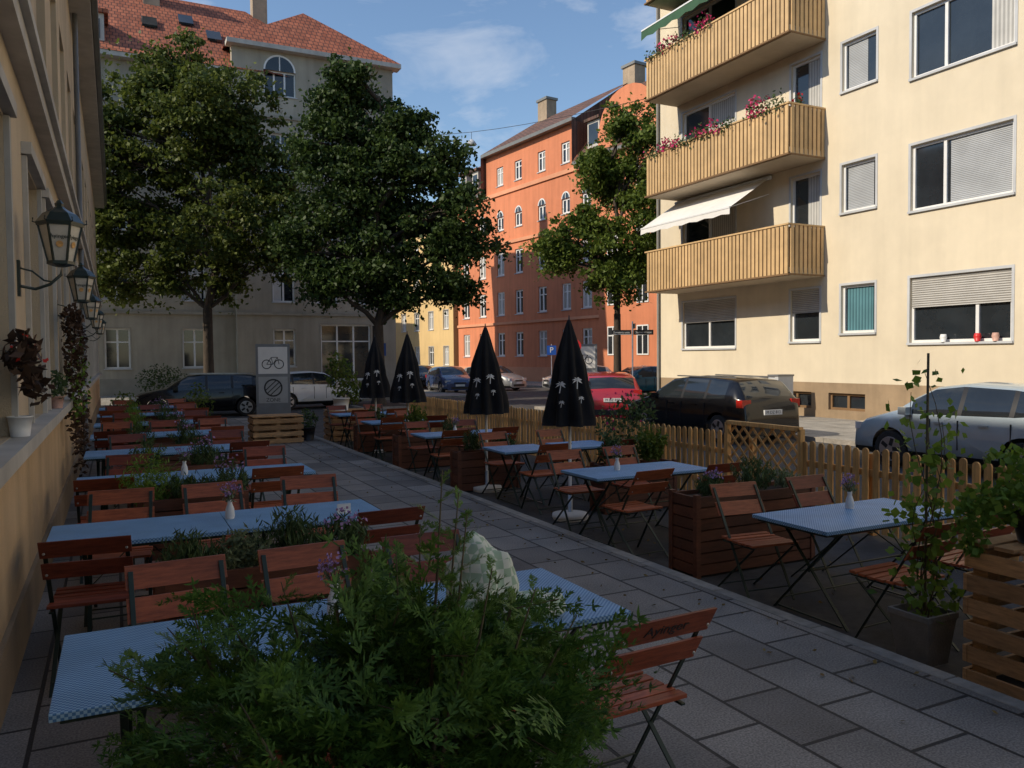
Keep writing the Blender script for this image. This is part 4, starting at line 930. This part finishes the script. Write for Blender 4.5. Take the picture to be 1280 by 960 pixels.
# ------------------------------------------------------------------ foreground thuja
random.seed(5)
def frond(L=.3,n=15):
    Q=[]
    def quad(p,d,nrm,l,w):
        d=d+np.array([random.gauss(0,.1),random.gauss(0,.1),random.gauss(0,.12)]); s=np.cross(d,nrm); Q.append([p,p+d*l*.45+s*w,p+d*l,p+d*l*.45-s*w])
    nrm=np.array([0,0,1.]); bend=random.uniform(-.3,.3)
    for i in range(n):
        t=i/(n-1); p=np.array([t*L,bend*L*t*t,-.25*L*t*t+random.gauss(0,.002)]); quad(p,np.array([1,bend*t,-.4*t]),nrm,L/n*1.5,.0022)
        for s in (-1,1):
            if random.random()<.15: continue
            l=(L*.42*(1-t)**.8*(.45+.55*min(1,t*4))+.010)*random.uniform(.55,1.2); a=R(random.uniform(32,54)); lift=random.uniform(-.3,.35)
            d=np.array([math.cos(a),s*math.sin(a),lift]); k=max(2,int(l/.010))
            for j in range(k):
                u=j/k; pp=p+d*l*u+np.array([0,0,-.15*l*u*u]); quad(pp,d,nrm,l/k*1.5,.0032)
                for s2 in (-1,1):
                    if random.random()<.12: continue
                    b2=a*s+s2*R(random.uniform(26,46)); d2=np.array([math.cos(b2),math.sin(b2),lift*.5+random.uniform(-.2,.2)]); quad(pp,d2,nrm,random.uniform(.012,.024)*(1-u*.5)+.005,.0027)
    return np.array(Q)
def place_fronds(FRD,specs):
    out=[]
    for (p,d,sc_,roll) in specs:
        d=Vector(d).normalized(); up=Vector((0,0,1)); 
        if abs(d.z)>.97: up=Vector((1,0,0))
        y=up.cross(d).normalized(); z=d.cross(y); Mx=Matrix((d,y,z)).transposed(); Mx=Mx@Matrix.Rotation(roll,3,'X')
        A=np.array(Mx); V=(FRD.reshape(-1,3)*sc_)@A.T+np.array(p); out.append(V)
    V=np.concatenate(out); F_=np.arange(len(V)).reshape(-1,4); return V,F_
fr=[frond(random.uniform(.13,.24),random.choice([10,11,12])) for _ in range(8)]
specs=[[] for _ in fr]
Cb=Vector((.43,1.38,.78)); Rv=Vector(RV); Dv=Vector(DV); st=MB()
cnt=0
while cnt<560:
    u=random.uniform(-.52,.42); v=random.uniform(-.40,.30)
    if (u/.54)**2+(v/.44)**2>1 or u>.34+.25*v+.05: continue
    if u<-.12 and random.random()<.62: continue
    cnt+=1
    zt=1.47-.15*(abs(u+.02)/.5)**2-.2*(abs(v)/.4)**2
    zt+=.05*math.sin(u*17+v*9+1)+.035*math.sin(u*31-v*23)
    z=zt-abs(random.gauss(0,.13))
    tip=Cb+Rv*u+Dv*v; tip.z=z
    d=(Rv*u*1.7+Dv*v*1.5)+Vector((0,0,.42+random.uniform(-.45,.45)))+Vector((random.gauss(0,.3),random.gauss(0,.3),0))
    d.normalize(); k=random.randrange(len(fr)); sc_=random.uniform(.55,1.0)
    p=tip-d*.15*sc_
    specs[k].append((p,d,sc_,random.uniform(-1.3,1.3)))
    if cnt%5==0:
        b0=Cb-Vector((0,0,.25))+Rv*(u*.05); st.tube([b0,b0.lerp(p,.55)+Vector((0,0,.03)),p,p+d*.1],[.011,.007,.003,.001],5,'stem')
parts=[place_fronds(fr[i],specs[i]) for i in range(len(fr))]
sh=[]
for (u,z,v) in ((.05,1.58,.1),(.09,1.68,.14),(.01,1.54,.05),(.14,1.6,.1),(.19,1.52,.0),(-.3,1.45,0),(-.42,1.40,.05),(-.22,1.47,.1),(.12,1.63,.16),(.27,1.47,.05),(-.48,1.36,-.05),(.35,1.40,.1)):
    top=Cb+Rv*u+Dv*v; top.z=z; base=Cb+Rv*u*.6; base.z=1.2
    st.tube([base,base.lerp(top,.5)+Vector((.01,0,.01)),top],[.004,.003,.001],5,'stem')
    for k in range(12):
        t=.2+.8*k/12; p=base.lerp(top,t); a=k*2.4; d=Rv*math.cos(a)+Dv*math.sin(a)+Vector((0,0,.9)); sh.append((p,d,.42*(1.25-t*.6),random.uniform(-1,1)))
parts.append(place_fronds(fr[1],sh)); V,Fc,mi=join(parts); mi=np.where(mi==len(fr),1,0)
e=empty('thuja_bush'); place(numesh('fronds',V,Fc,['thuja','thujab'],mi),'fronds',parent=e); st.obj('stems',e); print('thuja quads',len(Fc))
m=MB(); m.lathe((.46,1.42,0),[(.2,0),(.27,.6),(.29,.62),(.26,.62)],24,'pot'); m.lathe((.46,1.42,0),[(.255,.58),(.02,.6)],20,'soil'); m.obj('large_plant_pot')
m=MB(); m.lathe((.20,1.02,1.20),[(.02,0),(.05,.03),(.055,.06),(.04,.1),(.01,.115)],16,'terra'); m.cyl((.20,1.02,.0),(.20,1.02,1.21),.006,.006,6,'stem'); m.obj('ceramic_garden_ball')

C=np.stack([rng.uniform(4.42,7.2,260),rng.uniform(2,20,260),np.full(260,ZR+.012)],1); C2=np.stack([4.25-np.abs(rng.normal(0,.5,160)),rng.uniform(2,20,160),np.full(160,.014)],1)
V,Fc=leaves(np.concatenate([C,C2]),.04,.6); V[:,2]=np.where(V[:,2]>-.05,np.clip(V[:,2],.006,.02),np.clip(V[:,2],ZR+.004,ZR+.025)); M['dry']=leafmat('dry_leaves',(.12,.07,.02),(.25,.17,.05),.1); place(numesh('fallen_leaves',V,Fc,['dry']),'fallen_leaves')

# ------------------------------------------------------------------ light
EL=36; ts=Vector((-1,.08,math.tan(R(EL)))).normalized()
sl=bpy.data.lights.new('sun','SUN'); sl.energy=4.6; sl.angle=R(.5); sl.color=(1,.87,.68); so=bpy.data.objects.new('sun',sl); COL.objects.link(so); so.rotation_mode='QUATERNION'; so.rotation_quaternion=ts.to_track_quat('Z','Y')
w=bpy.data.worlds.new('World'); sc.world=w; w.use_nodes=True; N=w.node_tree.nodes; Lk=w.node_tree.links; bg=N['Background']
sk=N.new('ShaderNodeTexSky'); sk.sky_type='NISHITA'; sk.sun_disc=False; sk.sun_elevation=R(EL); sk.sun_rotation=math.atan2(-1,.08)%(2*math.pi); sk.air_density=1.15; sk.dust_density=.2; sk.ozone_density=3.2
tc=N.new('ShaderNodeTexCoord'); mp=N.new('ShaderNodeMapping'); mp.inputs['Scale'].default_value=(2.2,1.2,6); mp.inputs['Rotation'].default_value=(.2,.35,.4); Lk.new(tc.outputs['Generated'],mp.inputs[0])
ns=N.new('ShaderNodeTexNoise'); ns.inputs['Scale'].default_value=1.9; ns.inputs['Detail'].default_value=6; ns.inputs['Roughness'].default_value=.6; ns.inputs['Distortion'].default_value=.4; Lk.new(mp.outputs[0],ns.inputs['Vector'])
rp=N.new('ShaderNodeMapRange'); rp.inputs[1].default_value=.52; rp.inputs[2].default_value=.74; rp.inputs[3].default_value=0; rp.inputs[4].default_value=.6; Lk.new(ns.outputs[0],rp.inputs[0])
mx=N.new('ShaderNodeMixRGB'); mx.inputs[2].default_value=(5.4,5.6,6.0,1); Lk.new(rp.outputs[0],mx.inputs[0]); Lk.new(sk.outputs[0],mx.inputs[1]); Lk.new(mx.outputs[0],bg.inputs[0]); bg.inputs[1].default_value=.15
sc.view_settings.view_transform='Standard'; sc.view_settings.look='None'; sc.view_settings.exposure=0
# ------------------------------------------------------------------ camera
cd=bpy.data.cameras.new('camera'); cd.sensor_width=36; cd.lens=28.1; cd.clip_end=2000; cd.clip_start=.05
co=bpy.data.objects.new('camera',cd); COL.objects.link(co)
mt=Matrix.Rotation(R(-26.4),4,'Z')@Matrix.Rotation(R(90-1.95),4,'X')@Matrix.Rotation(R(-.5),4,'Z'); mt.translation=(0,0,1.9); co.matrix_world=mt; sc.camera=co
